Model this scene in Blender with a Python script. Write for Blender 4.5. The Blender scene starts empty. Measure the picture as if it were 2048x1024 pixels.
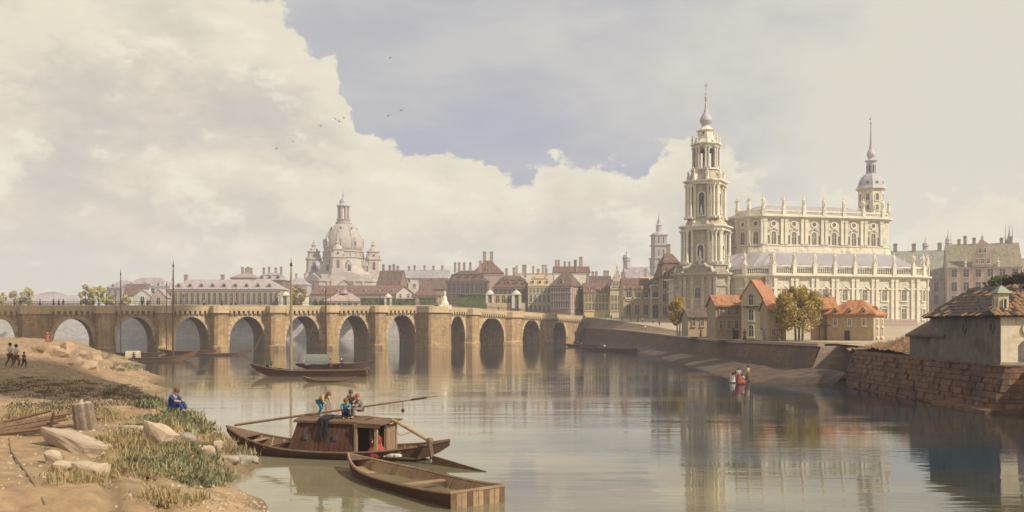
import bpy, bmesh, math, random
import numpy as np
from mathutils import Vector, Matrix
from math import sin, cos, tan, pi, radians, sqrt, atan2, atan

scene = bpy.context.scene
COL = scene.collection
F = 1773.0            # focal length in photograph pixels (2048 wide)
CX, HY, CH = 1024.0, 650.0, 7.0

# ------------------------------------------------------------------ camera
cam = bpy.data.cameras.new('camera'); camo = bpy.data.objects.new('camera', cam); COL.objects.link(camo)
camo.location = (0, 0, CH); camo.rotation_euler = (pi/2, 0, 0)
cam.sensor_width = 36.0; cam.lens = 36.0*F/2048.0
cam.shift_y = (HY-512.0)/2048.0
cam.clip_start = 0.5; cam.clip_end = 6000
scene.camera = camo
scene.render.resolution_x = 1024; scene.render.resolution_y = 512
scene.cycles.use_denoising = True
scene.cycles.max_bounces = 6; scene.cycles.diffuse_bounces = 3; scene.cycles.glossy_bounces = 3
scene.cycles.transparent_max_bounces = 6; scene.cycles.volume_bounces = 1
scene.view_settings.view_transform = 'Standard'; scene.view_settings.look = 'None'
scene.view_settings.gamma = 1.0; scene.view_settings.use_curve_mapping = False
scene.view_settings.exposure = 0.0

# ------------------------------------------------------------------ sun
SUN_H = Vector((0.84, -0.54, 0)).normalized(); SUN_EL = radians(40)
L = Vector((SUN_H.x*cos(SUN_EL), SUN_H.y*cos(SUN_EL), sin(SUN_EL)))
sun = bpy.data.lights.new('sun', 'SUN'); sun.energy = 5.0; sun.angle = radians(0.6); sun.color = (1.0, 0.92, 0.76)
suno = bpy.data.objects.new('sun', sun); COL.objects.link(suno)
suno.rotation_euler = (-L).to_track_quat('-Z', 'Y').to_euler(); suno.location = (120, -80, 150)

# ------------------------------------------------------------------ sky
world = bpy.data.worlds.new('World'); scene.world = world; world.use_nodes = True
nt = world.node_tree; nt.nodes.clear()
def N(t, **kw):
    n = nt.nodes.new(t)
    for k, v in kw.items(): setattr(n, k, v)
    return n
def LK(a, b): nt.links.new(a, b)
def M2(op, a, b=None, c=None, clamp=False):
    n = N('ShaderNodeMath', operation=op); n.use_clamp = clamp
    for i, v in enumerate((a, b, c)):
        if v is None: continue
        if isinstance(v, (int, float)): n.inputs[i].default_value = v
        else: LK(v, n.inputs[i])
    return n.outputs[0]
def MIXC(fac, a, b):
    n = N('ShaderNodeMix', data_type='RGBA')
    if isinstance(fac, (int, float)): n.inputs[0].default_value = fac
    else: LK(fac, n.inputs[0])
    for i, v in ((6, a), (7, b)):
        if isinstance(v, tuple): n.inputs[i].default_value = (*v, 1)
        else: LK(v, n.inputs[i])
    return n.outputs[2]
def SSTEP(v, lo, hi):
    n = N('ShaderNodeMapRange', interpolation_type='SMOOTHSTEP'); n.clamp = True
    LK(v, n.inputs[0]); n.inputs[1].default_value = lo; n.inputs[2].default_value = hi
    return n.outputs[0]
sky = N('ShaderNodeTexSky', sky_type='NISHITA'); sky.sun_disc = False
sky.sun_elevation = SUN_EL; sky.sun_rotation = atan2(SUN_H.x, SUN_H.y); sky.air_density = 1.0; sky.dust_density = 3.0
tc = N('ShaderNodeTexCoord'); sep = N('ShaderNodeSeparateXYZ'); LK(tc.outputs['Generated'], sep.inputs[0])
az = M2('ARCTAN2', sep.outputs[0], sep.outputs[1]); el = M2('ARCSINE', sep.outputs[2])
def pxaz(px): return atan((px-CX)/F)
def pyel(px, py): return atan((HY-py)/F*cos(pxaz(px)))
def noise(scale, detail, rough, off=(0,0,0), sq=1.5):
    mp = N('ShaderNodeMapping'); mp.inputs['Scale'].default_value = (scale, scale, scale*sq); mp.inputs['Location'].default_value = off
    LK(tc.outputs['Generated'], mp.inputs[0])
    n = N('ShaderNodeTexNoise'); n.inputs['Scale'].default_value = 1.0; n.inputs['Detail'].default_value = detail; n.inputs['Roughness'].default_value = rough
    LK(mp.outputs[0], n.inputs['Vector']); return n.outputs['Fac']
def azramp(stops, interp='B_SPLINE', wobble=None):
    # a value along the compass: azimuth -pi..pi -> 0..1
    u = M2('MULTIPLY_ADD', az if wobble is None else M2('ADD', az, wobble), 1/(2*pi), 0.5)
    r = N('ShaderNodeValToRGB'); r.color_ramp.interpolation = interp
    LK(u, r.inputs[0]); e = r.color_ramp.elements
    for i, (a, v) in enumerate(stops):
        p = a/(2*pi)+0.5
        if i < 2: q = e[i]; q.position = p
        else: q = e.new(p)
        q.color = (v, v, v, 1)
    return r.outputs[0]
# skyline of the cumulus banks (azimuth -> elevation), from the photograph; beyond the frame moderate banks go on
bank = [(-3.1, .22), (-2.2, .34), (-1.4, .30), (-.9, .38)]
for px, py in [(0, -90), (330, -60), (480, 0), (600, 50), (672, 130), (690, 215), (705, 285), (760, 300), (800, 345), (850, 345),
               (890, 300), (950, 325), (1062, 378), (1085, 275), (1125, 282), (1150, 345), (1200, 322), (1300, 345), (1350, 300), (1415, 268), (1470, 330), (1560, 420), (1900, 445)]:
    bank.append((pxaz(px), pyel(px, py)))
bank += [(1.0, .18), (1.7, .22), (2.4, .32), (3.1, .22)]
top = azramp(bank, 'LINEAR')
n1 = noise(9, 6, .62, (3.1, 1.7, .4)); n2 = noise(26, 5, .6, (7, 2, 5)); n3 = noise(4.2, 5, .6, (1.3, 8.2, 2.2), 2.2)
bil = M2('ABSOLUTE', M2('SUBTRACT', noise(13, 5, .55, (2.2, 4.1, 6.3)), .5))
wob = M2('ADD', M2('MULTIPLY_ADD', M2('SUBTRACT', n1, .5), .11, M2('MULTIPLY', M2('SUBTRACT', n2, .5), .05)), M2('MULTIPLY_ADD', bil, -.20, .02))
dist = M2('SUBTRACT', M2('ADD', top, wob), el)              # >0 inside a cloud bank
cloud = SSTEP(dist, -.004, .010)
rim = M2('SUBTRACT', 1.0, SSTEP(dist, .0, .11))
patch = SSTEP(n3, .40, .60)
# relief of the billows, lit from the right
rel = M2('SUBTRACT', noise(7, 6, .6, (3.1, 1.7, .4), 1.7), noise(7, 6, .6, (3.1-.16, 1.7, .4-.12), 1.7))
relp = SSTEP(rel, .01, .13); reln = SSTEP(M2('MULTIPLY', rel, -1.0), .01, .13)
K = 10.0
def sc(c, k=K): return tuple(x*k for x in c)
body = MIXC(M2('MULTIPLY', patch, .80), sc((.79, .735, .58)), sc((.575, .535, .485)))
body = MIXC(M2('MULTIPLY', reln, .55), body, sc((.56, .525, .475)))
body = MIXC(M2('MULTIPLY', relp, .75), body, sc((.90, .85, .69)))
body = MIXC(M2('MULTIPLY', rim, .6), body, sc((.86, .81, .64)))
low = M2('SUBTRACT', 1.0, SSTEP(el, .0, .17))
body = MIXC(M2('MULTIPLY', low, .55), body, sc((.73, .685, .56)))
veil = M2('ADD', M2('MULTIPLY', SSTEP(noise(5, 6, .6, (5, 5, 1), 3.0), .36, .72), .7), M2('MULTIPLY', SSTEP(el, .15, .34), .45), clamp=True)
clear = MIXC(.80, sky.outputs[0], sc((.45, .45, .545)))
clear = MIXC(M2('MULTIPLY', veil, .65), clear, sc((.65, .63, .57)))
right = azramp([(-3.1, .35), (-1.2, .35), (pxaz(900), .0), (pxaz(1180), .05), (pxaz(1420), .5), (pxaz(1640), .92), (1.3, .8), (2.2, .4), (3.1, .35)], 'LINEAR', M2('ADD', M2('MULTIPLY', M2('SUBTRACT', n3, .5), .55), M2('MULTIPLY', M2('SUBTRACT', n1, .5), .2)))
clear = MIXC(right, clear, sc((.735, .70, .585)))
fin = MIXC(cloud, clear, body)
bg = N('ShaderNodeBackground'); bg.inputs[1].default_value = 0.1
LK(fin, bg.inputs[0]); wo = N('ShaderNodeOutputWorld'); LK(bg.outputs[0], wo.inputs[0])

# ------------------------------------------------------------------ materials
MATS = {}
def mat(name, col, rough=.85, var=.22, scale=1.2, bump=.15, bscale=None, brick=None, tile=None, metal=0.0, island=0.0, spec=.3, stain=None, wet=False):
    """procedural surface: mottled colour, fine relief; brick=(w,h) courses, tile=(axis,pitch) roof ribs, stain=colour of weather marks"""
    if name in MATS: return MATS[name]
    m = bpy.data.materials.new(name); m.use_nodes = True; t = m.node_tree; nd = t.nodes; lk = t.links.new
    b = nd['Principled BSDF']; b.inputs['Roughness'].default_value = rough; b.inputs['Metallic'].default_value = metal
    b.inputs['Specular IOR Level'].default_value = spec
    co = nd.new('ShaderNodeTexCoord')
    def nz(s, d=4, vec=None):
        n = nd.new('ShaderNodeTexNoise'); n.inputs['Scale'].default_value = s; n.inputs['Detail'].default_value = d; n.inputs['Roughness'].default_value = .62
        lk(vec or co.outputs['Object'], n.inputs['Vector']); return n.outputs['Fac']
    def mixc(fac, a, c, blend='MIX'):
        n = nd.new('ShaderNodeMix'); n.data_type = 'RGBA'; n.blend_type = blend
        if isinstance(fac, float): n.inputs[0].default_value = fac
        else: lk(fac, n.inputs[0])
        for i, v in ((6, a), (7, c)):
            if isinstance(v, tuple): n.inputs[i].default_value = (*v, 1)
            else: lk(v, n.inputs[i])
        return n.outputs[2]
    def math(op, a, c):
        n = nd.new('ShaderNodeMath'); n.operation = op
        for i, v in enumerate((a, c)):
            if isinstance(v, (int, float)): n.inputs[i].default_value = v
            else: lk(v, n.inputs[i])
        return n.outputs[0]
    def rng(v, lo, hi, a=0., c=1.):
        n = nd.new('ShaderNodeMapRange'); n.inputs[1].default_value = lo; n.inputs[2].default_value = hi; n.inputs[3].default_value = a; n.inputs[4].default_value = c
        lk(v, n.inputs[0]); return n.outputs[0]
    big = nz(scale*.22, 3); fine = nz(scale*2.2, 5)
    lo = tuple(max(0, c*(1-var)) for c in col); hi = tuple(min(1, c*(1+var)) for c in col)
    c = mixc(rng(fine, .3, .7), lo, hi)
    c = mixc(rng(big, .35, .68, 0., .55), c, (col[0]*(1-var*1.3), col[1]*(1-var*1.45), col[2]*(1-var*1.3)))
    hgt = nz(bscale or scale*5, 4)
    if stain:
        c = mixc(rng(nz(scale*.5, 5), .52, .68, 0., .8), c, stain)
        vm = nd.new('ShaderNodeMapping') if brick else None
        if vm: vm.inputs['Scale'].default_value = (scale*1.5, scale*1.5, scale*.14); lk(co.outputs['Object'], vm.inputs[0])   # rain streaks
        if vm: c = mixc(rng(nz(1.0, 5, vm.outputs[0]), .50, .66, 0., .75), c, tuple(q*.82 for q in stain))
    if wet:
        sw = nd.new('ShaderNodeSeparateXYZ'); lk(co.outputs['Object'], sw.inputs[0])
        c = mixc(rng(sw.outputs[2], .08, .5, .72, 0.), c, (col[0]*.38, col[1]*.36, col[2]*.38))
    if brick or tile:
        sp = nd.new('ShaderNodeSeparateXYZ'); lk(co.outputs['Object'], sp.inputs[0])
    if brick:
        cb = nd.new('ShaderNodeCombineXYZ'); lk(math('ADD', sp.outputs[0], math('MULTIPLY', sp.outputs[1], .93)), cb.inputs[0]); lk(sp.outputs[2], cb.inputs[1])
        bt = nd.new('ShaderNodeTexBrick'); bt.inputs['Scale'].default_value = 1.0
        bt.inputs['Brick Width'].default_value = brick[0]; bt.inputs['Row Height'].default_value = brick[1]
        bt.inputs['Mortar Size'].default_value = brick[1]*.06; bt.inputs['Mortar Smooth'].default_value = .4
        bt.inputs['Color1'].default_value = (.78, .78, .78, 1); bt.inputs['Color2'].default_value = (1.12, 1.08, 1.0, 1); bt.inputs['Mortar'].default_value = (.6, .57, .55, 1)
        lk(cb.outputs[0], bt.inputs['Vector'])
        c = mixc(.75, c, mixc(1.0, c, bt.outputs['Color'], 'MULTIPLY'))
        hgt = math('ADD', hgt, math('MULTIPLY', bt.outputs['Fac'], -1.2))
    if tile:
        wv = math('SINE', math('MULTIPLY', sp.outputs[tile[0]], 2*pi/tile[1]), 0)
        st = nd.new('ShaderNodeMapping'); s3 = [1.0, 1.0, 1.0]; s3[tile[0]] = 3.2/tile[1]*.3; s3[1-tile[0]] = .35; s3[2] = .35
        st.inputs['Scale'].default_value = s3; lk(co.outputs['Object'], st.inputs[0])
        streak = nz(1.6, 4, st.outputs[0])
        c = mixc(rng(streak, .42, .66, 0., .75), c, (min(1, col[0]*1.35+.02), min(1, col[1]*1.4+.02), min(1, col[2]*1.4+.02)))
        c = mixc(rng(streak, .30, .42, .7, 0.), c, (col[0]*.5, col[1]*.48, col[2]*.5))
        hgt = math('ADD', math('MULTIPLY', hgt, .6), math('MULTIPLY', wv, .5))
    if island:
        ge = nd.new('ShaderNodeNewGeometry')
        c = mixc(1.0, c, mixc(ge.outputs['Random Per Island'], (1-island, 1-island*.9, 1-island), (1+island, 1+island*.8, 1+island*.5)), 'MULTIPLY')
    oi = nd.new('ShaderNodeObjectInfo')
    c = mixc(1.0, c, mixc(oi.outputs['Random'], (.9, .9, .92), (1.08, 1.07, 1.04)), 'MULTIPLY')
    lk(c, b.inputs['Base Color'])
    if bump:
        bn = nd.new('ShaderNodeBump'); bn.inputs['Strength'].default_value = min(1, bump*2); bn.inputs['Distance'].default_value = bump
        lk(hgt, bn.inputs['Height']); lk(bn.outputs[0], b.inputs['Normal'])
    MATS[name] = m; return m
def leafmat(name, c1, c2, transl=.35):
    if name in MATS: return MATS[name]
    m = bpy.data.materials.new(name); m.use_nodes = True; t = m.node_tree; nd = t.nodes; lk = t.links.new
    b = nd['Principled BSDF']; b.inputs['Roughness'].default_value = .7; b.inputs['Specular IOR Level'].default_value = .2
    ge = nd.new('ShaderNodeNewGeometry'); mx = nd.new('ShaderNodeMix'); mx.data_type = 'RGBA'
    co = nd.new('ShaderNodeTexCoord'); nz = nd.new('ShaderNodeTexNoise'); nz.inputs['Scale'].default_value = .5; lk(co.outputs['Object'], nz.inputs['Vector'])
    a = nd.new('ShaderNodeMath'); a.operation = 'MULTIPLY_ADD'; lk(ge.outputs['Random Per Island'], a.inputs[0]); a.inputs[1].default_value = .55; 
    s = nd.new('ShaderNodeMath'); s.operation = 'MULTIPLY_ADD'; lk(nz.outputs['Fac'], s.inputs[0]); s.inputs[1].default_value = 1.6; s.inputs[2].default_value = -.55
    lk(s.outputs[0], a.inputs[2]); a.use_clamp = True
    lk(a.outputs[0], mx.inputs[0]); mx.inputs[6].default_value = (*c1, 1); mx.inputs[7].default_value = (*c2, 1)
    lk(mx.outputs[2], b.inputs['Base Color'])
    tr = nd.new('ShaderNodeBsdfTranslucent'); lk(mx.outputs[2], tr.inputs[0])
    ms = nd.new('ShaderNodeMixShader'); ms.inputs[0].default_value = transl; lk(b.outputs[0], ms.inputs[1]); lk(tr.outputs[0], ms.inputs[2])
    lk(ms.outputs[0], nd['Material Output'].inputs[0]); MATS[name] = m; return m

# ------------------------------------------------------------------ helpers
def P(px, py, Y): return Vector(((px-CX)/F*Y, Y, CH+(HY-py)/F*Y))
def X_(px, Y): return (px-CX)/F*Y
def Z_(py, Y): return CH+(HY-py)/F*Y
def WY(py, z=0.0): return F*(CH-z)/(py-HY)          # depth of the point at height z seen at row py

def tag(o, label=None, cat=None, group=None, kind=None):
    if label: o['label'] = label
    if cat: o['category'] = cat
    if group: o['group'] = group
    if kind: o['kind'] = kind
    return o
def empty(name, loc=(0,0,0), rz=0.0, label=None, cat=None, group=None):
    o = bpy.data.objects.new(name, None); COL.objects.link(o); o.location = loc; o.rotation_euler = (0, 0, rz)
    o.empty_display_size = .5
    return tag(o, label, cat, group)
def link(name, me, parent=None, loc=(0,0,0), rz=0.0, scale=None):
    o = bpy.data.objects.new(name, me); COL.objects.link(o); o.parent = parent; o.location = loc; o.rotation_euler = (0, 0, rz)
    if scale is not None: o.scale = scale if hasattr(scale, '__len__') else (scale,)*3
    return o
class MB:
    """collects faces; build() links them as one mesh object"""
    def __init__(s): s.v = []; s.f = []; s.m = []
    def add(s, vs, fs, m=0):
        o = len(s.v); s.v += [tuple(p) for p in vs]; s.f += [tuple(i+o for i in f) for f in fs]; s.m += [m]*len(fs); return s
    def box(s, x0, x1, y0, y1, z0, z1, m=0):
        return s.add([(x0,y0,z0),(x1,y0,z0),(x1,y1,z0),(x0,y1,z0),(x0,y0,z1),(x1,y0,z1),(x1,y1,z1),(x0,y1,z1)],
                     [(0,3,2,1),(4,5,6,7),(0,1,5,4),(1,2,6,5),(2,3,7,6),(3,0,4,7)], m)
    def obox(s, c, sx, sy, sz, rz=0, m=0):     # box centred in x,y at c, rising sz, turned rz
        ca, sa = cos(rz), sin(rz); vs = []
        for z in (0, sz):
            for x, y in ((-sx/2,-sy/2),(sx/2,-sy/2),(sx/2,sy/2),(-sx/2,sy/2)):
                vs.append((c[0]+x*ca-y*sa, c[1]+x*sa+y*ca, c[2]+z))
        return s.add(vs, [(0,3,2,1),(4,5,6,7),(0,1,5,4),(1,2,6,5),(2,3,7,6),(3,0,4,7)], m)
    def prism(s, poly, z0, z1, m=0, cap=True, top=None):   # poly ccw in x,y ; top: other polygon for the upper ring
        n = len(poly); t = top or poly
        vs = [(x,y,z0) for x,y in poly]+[(x,y,z1) for x,y in t]
        fs = [(i,(i+1)%n,(i+1)%n+n,i+n) for i in range(n)]
        if cap: fs += [tuple(range(n-1,-1,-1)), tuple(range(n,2*n))]
        return s.add(vs, fs, m)
    def ring(s, po, pi_, z0, z1, m=0):
        n = len(po)
        vs = [(x,y,z0) for x,y in po]+[(x,y,z1) for x,y in po]+[(x,y,z0) for x,y in pi_]+[(x,y,z1) for x,y in pi_]
        fs = []
        for i in range(n):
            j = (i+1)%n
            fs += [(i,j,j+n,i+n), (i+n,j+n,j+3*n,i+3*n), (i+2*n,i+3*n,j+3*n,j+2*n), (i,i+2*n,j+2*n,j)]
        return s.add(vs, fs, m)
    def extr(s, prof, d, axis='y', m=0, o=0.0):  # profile in (x,z) extruded along y (or (y,z) along x) from o to o+d
        n = len(prof)
        if axis == 'y': vs = [(a,o,b) for a,b in prof]+[(a,o+d,b) for a,b in prof]
        else: vs = [(o,a,b) for a,b in prof]+[(o+d,a,b) for a,b in prof]
        fs = [(i,(i+1)%n,(i+1)%n+n,i+n) for i in range(n)]+[tuple(range(n-1,-1,-1)), tuple(range(n,2*n))]
        return s.add(vs, fs, m)
    def lathe(s, prof, n=12, c=(0,0,0), m=0, rot=0.0, sx=1, sy=1):
        vs = []; k = len(prof)
        for r, z in prof:
            for i in range(n):
                a = rot+2*pi*i/n; vs.append((c[0]+r*cos(a)*sx, c[1]+r*sin(a)*sy, c[2]+z))
        fs = [(a*n+i, a*n+(i+1)%n, (a+1)*n+(i+1)%n, (a+1)*n+i) for a in range(k-1) for i in range(n)]
        fs += [tuple(range(n-1,-1,-1)), tuple(range((k-1)*n, k*n))]
        return s.add(vs, fs, m)
    def tube(s, pts, radii, n=6, m=0):
        pts = [Vector(p) for p in pts]
        if not hasattr(radii, '__len__'): radii = [radii]*len(pts)
        vs = []; k = len(pts)
        for i, p in enumerate(pts):
            d = (pts[min(i+1,k-1)]-pts[max(i-1,0)]).normalized()
            u = d.cross(Vector((0,0,1)) if abs(d.z) < .9 else Vector((1,0,0))).normalized(); w = d.cross(u)
            for j in range(n):
                a = 2*pi*j/n; vs.append(p+(u*cos(a)+w*sin(a))*radii[i])
        fs = [(a*n+i, a*n+(i+1)%n, (a+1)*n+(i+1)%n, (a+1)*n+i) for a in range(k-1) for i in range(n)]
        fs += [tuple(range(n-1,-1,-1)), tuple(range((k-1)*n, k*n))]
        return s.add(vs, fs, m)
    def ball(s, c, r, n=8, k=5, m=0, sx=1, sy=1, sz=1):
        return s.lathe([(max(.001,r*sin(pi*i/k)), -r*cos(pi*i/k)*sz) for i in range(k+1)], n, c, m, 0, sx, sy)
    def mesh(s, name, mats):
        me = bpy.data.meshes.new(name); me.from_pydata(s.v, [], s.f)
        mats = mats if isinstance(mats, (list, tuple)) else [mats]
        for q in mats: me.materials.append(q)
        if any(s.m): me.polygons.foreach_set('material_index', s.m)
        bm = bmesh.new(); bm.from_mesh(me); bmesh.ops.recalc_face_normals(bm, faces=bm.faces); bm.to_mesh(me); bm.free()
        return me
    def build(s, name, mats, parent=None, loc=(0,0,0), rz=0.0, smooth=False):
        me = s.mesh(name, mats)
        if smooth: me.polygons.foreach_set('use_smooth', [True]*len(me.polygons))
        return link(name, me, parent, loc, rz)
def offset_poly(poly, d):
    n = len(poly); out = []
    for i in range(n):
        p0, p1, p2 = Vector(poly[i-1]), Vector(poly[i]), Vector(poly[(i+1)%n])
        e1 = (p1-p0).normalized(); e2 = (p2-p1).normalized()
        n1 = Vector((e1.y, -e1.x)); n2 = Vector((e2.y, -e2.x)); b = n1+n2
        k = d/max(.25, (1+n1.dot(n2)))
        out.append((p1.x+b.x*k, p1.y+b.y*k))
    return out
def arc(cx, cy, r, a0, a1, n): return [(cx+r*cos(a0+(a1-a0)*i/n), cy+r*sin(a0+(a1-a0)*i/n)) for i in range(n+1)]
def copy_tree(o, parent=None):
    c = o.copy(); COL.objects.link(c); c.parent = parent
    for ch in list(o.children): copy_tree(ch, c)
    return c

# palette (real-world base colours)
ST_BR = mat('bridge sandstone', (.47,.315,.16), brick=(1.6,.62), bump=.07, scale=.8, var=.28, stain=(.25,.17,.095))
ST_BRD = mat('bridge trim stone', (.52,.385,.225), scale=1.0, bump=.05)
ST_CA = mat('cathedral stone', (.68,.63,.505), brick=(1.9,.7), bump=.04, scale=.6, var=.16, stain=(.47,.40,.29))
ST_CT = mat('cathedral trim stone', (.69,.64,.52), scale=.9, bump=.05, var=.2, stain=(.45,.385,.28))
ST_TW = mat('tower stone', (.46,.405,.315), brick=(1.8,.65), bump=.05, scale=.5, var=.22, stain=(.36,.30,.22))
ST_FR = mat('dome church stone', (.44,.38,.33), scale=.25, bump=.12, var=.22, stain=(.36,.31,.29))
LEAD = mat('lead roof', (.36,.325,.33), rough=.7, bump=.06, scale=.6, var=.16)
LEADP = mat('lead cladding', (.43,.405,.42), rough=.55, bump=.04, scale=.7, var=.15)
GLASS = mat('window glass', (.07,.068,.065), rough=.25, bump=0, spec=.5, var=.35, scale=2)
GLASSL = mat('leaded glass', (.17,.155,.11), rough=.35, bump=.03, spec=.5, var=.4, scale=1.5)
TRIM = mat('pale trim', (.58,.52,.42), bump=.03, var=.12)
DARK = mat('dark iron', (.05,.045,.042), rough=.6, bump=0)
def wallmat(key): 
    t = {'cream':(.56,.47,.30),'yellow':(.60,.48,.24),'ochre':(.46,.35,.205),'brown':(.235,.165,.115),'pink':(.46,.345,.29),'white':(.66,.60,.50),
         'lilac':(.36,.315,.32),'tan':(.40,.30,.19),'grey':(.34,.30,.27),'stone':(.33,.265,.2)}
    return mat('plaster '+key, t[key], bump=.04, scale=.5, var=.16, stain=tuple(c*.72 for c in t[key]))
def trimmat(key):
    c = wallmat(key); b = {'cream':(.60,.52,.36),'yellow':(.62,.52,.30),'ochre':(.50,.40,.26),'brown':(.27,.20,.15),'pink':(.48,.38,.33),'white':(.66,.60,.50),'lilac':(.42,.37,.37),'tan':(.42,.33,.23),'grey':(.40,.36,.32),'stone':(.38,.31,.25)}[key]
    return mat('trim '+key, b, bump=.03, var=.12)
def roofmat(key, ax=0):
    t = {'red':(.16,.086,.062),'orange':(.34,.15,.068),'brown':(.125,.078,.06),'lilac':(.31,.255,.262),'grey':(.27,.245,.25),'pink':(.33,.24,.21),'green':(.225,.22,.17),'buff':(.42,.30,.18),'olive':(.21,.175,.115)}
    return mat('roof %s %s' % (key, 'xy'[ax]), t[key], tile=(ax, .9 if key in ('orange','buff') else 1.5), bump=.09, scale=.7, var=.2)
# ================================================================== river
def water_material():
    m = bpy.data.materials.new('river water'); m.use_nodes = True; t = m.node_tree; nd = t.nodes; lk = t.links.new
    b = nd['Principled BSDF']; b.inputs['IOR'].default_value = 1.5; b.inputs['Specular IOR Level'].default_value = .5
    b.inputs['Roughness'].default_value = .04
    co = nd.new('ShaderNodeTexCoord')
    def nz(sx, sy, d=3, ro=.55, off=0):
        mp = nd.new('ShaderNodeMapping'); mp.inputs['Scale'].default_value = (sx, sy, 1); mp.inputs['Location'].default_value = (off, off*.7, 0); lk(co.outputs['Object'], mp.inputs[0])
        n = nd.new('ShaderNodeTexNoise'); n.inputs['Scale'].default_value = 1; n.inputs['Detail'].default_value = d; n.inputs['Roughness'].default_value = ro
        lk(mp.outputs[0], n.inputs['Vector']); return n.outputs['Fac']
    def ma(op, a, c):
        n = nd.new('ShaderNodeMath'); n.operation = op
        for i, v in enumerate((a, c)):
            if isinstance(v, (int, float)): n.inputs[i].default_value = v
            else: lk(v, n.inputs[i])
        return n.outputs[0]
    def rg(v, lo, hi, a=0., c=1.):
        n = nd.new('ShaderNodeMapRange'); n.interpolation_type = 'SMOOTHSTEP'
        for i, q in enumerate((lo, hi, a, c)): n.inputs[i+1].default_value = q
        lk(v, n.inputs[0]); return n.outputs[0]
    # silt and depth colour of the river, drawn out in streaks along the current
    mx = nd.new('ShaderNodeMix'); mx.data_type = 'RGBA'; lk(rg(nz(.012, .05, 4, .6, 9), .40, .62), mx.inputs[0])
    mx.inputs[6].default_value = (.045, .042, .028, 1); mx.inputs[7].default_value = (.006, .030, .050, 1)
    sp = nd.new('ShaderNodeSeparateXYZ'); lk(co.outputs['Object'], sp.inputs[0])
    # sky reflection put into the colour; dark reflections by quay and bridge
    nn = ma('MULTIPLY', ma('SUBTRACT', nz(.03, .06, 4, .6, 2), .5), 60.0)
    sky_refl = ma('MULTIPLY', rg(ma('ADD', sp.outputs[0], nn), 14., -14.), rg(ma('ADD', sp.outputs[1], nn), 150., 95.))
    sm = nd.new('ShaderNodeMix'); sm.data_type = 'RGBA'; lk(ma('MULTIPLY', sky_refl, .85), sm.inputs[0]); lk(mx.outputs[2], sm.inputs[6]); sm.inputs[7].default_value = (.32, .265, .155, 1)
    lk(sm.outputs[2], b.inputs['Base Color'])
    streak = rg(nz(.011, .085, 4, .6, 3), .46, .62)
    small = nz(.55, 2.2, 3, .6); mid = nz(.10, .55, 3, .55, 5)
    h = ma('ADD', ma('MULTIPLY', small, ma('MULTIPLY_ADD', streak, 1.0)), ma('MULTIPLY', mid, 1.6))
    h = ma('ADD', ma('MULTIPLY', small, ma('ADD', ma('MULTIPLY', streak, .85), .15)), ma('MULTIPLY', mid, 1.1))
    lk(rg(nz(.02, .09, 4, .6, 7), .42, .66, .02, .08), b.inputs['Roughness'])
    bn = nd.new('ShaderNodeBump'); bn.inputs['Strength'].default_value = .16; bn.inputs['Distance'].default_value = .10
    lk(h, bn.inputs['Height']); lk(bn.outputs[0], b.inputs['Normal'])
    return m
bm = MB(); bm.add([(-1000,-160,0),(1000,-160,0),(1000,1350,0),(-1000,1350,0)], [(0,1,2,3)])
river = bm.build('river', water_material()); tag(river, kind='structure')

# ================================================================== left bank (near shore)
SHORE = [(-30,8),(0,4),(15,-2),(24,-5.5),(33,-9.0),(35.5,-10.0),(38,-12.2),(41,-13.2),(44,-12.6),(46.5,-13.2),(50,-15.8),(56,-19),(64,-24),(73,-28.5),(88,-36),(105,-43),(127,-52),(150,-63),(172,-77),(200,-92),(230,-109),(265,-128)]
_sy = np.array([s[0] for s in SHORE], float); _sx = np.array([s[1] for s in SHORE], float)
def shoreX(y): return float(np.interp(y, _sy, _sx))
_ctl = []
for y, x in SHORE: _ctl += [(x, y, 0.0), (x+5, y, -1.3)]
def cpx(px, py, z): Y = WY(py, z); _ctl.append((X_(px, Y), Y, z))
for px, py, z in [(0,1010,2.3),(120,1000,2.25),(250,1000,2.0),(380,990,1.5),(450,1000,.9),(0,900,2.6),(150,885,2.5),(260,890,2.35),(340,895,1.9),(400,880,1.5),(440,900,.8),
                  (30,850,2.5),(180,845,2.6),(280,850,2.5),(345,822,2.55),(390,838,1.9),(420,870,1.0),(330,860,2.2),
                  (20,815,1.9),(120,812,1.7),(220,818,1.9),(300,815,2.2),(60,772,2.2),(200,770,2.0),(280,780,1.2),
                  (20,742,3.2),(120,738,3.1),(210,738,2.6),(270,738,1.2),(40,705,4.0),(130,705,4.1),(200,718,2.6),(10,681,4.4),(100,681,4.4),(160,684,3.8),(190,698,2.0)]: cpx(px, py, z)
for x, y, z in [(-8,0,3.2),(-25,0,3.6),(-30,20,3.0),(-50,40,3.2),(-80,70,3.6),(-120,110,4.2),(-170,180,4.5),(-200,262,4.5),(-135,225,4.4),(-150,262,3.5),(0,-25,3.0),(-30,-30,3.5)]: _ctl.append((x,y,z))
_c = np.array(_ctl)
def _phi(r): return r
_d = np.sqrt(((_c[:,None,:2]-_c[None,:,:2])**2).sum(-1))
_A = _phi(_d)+np.eye(len(_c))*.35
_n = len(_c); _B = np.zeros((_n+1,_n+1)); _B[:_n,:_n] = _A; _B[:_n,_n] = 1; _B[_n,:_n] = 1
_w = np.linalg.solve(_B, np.append(_c[:,2], 0))
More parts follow.
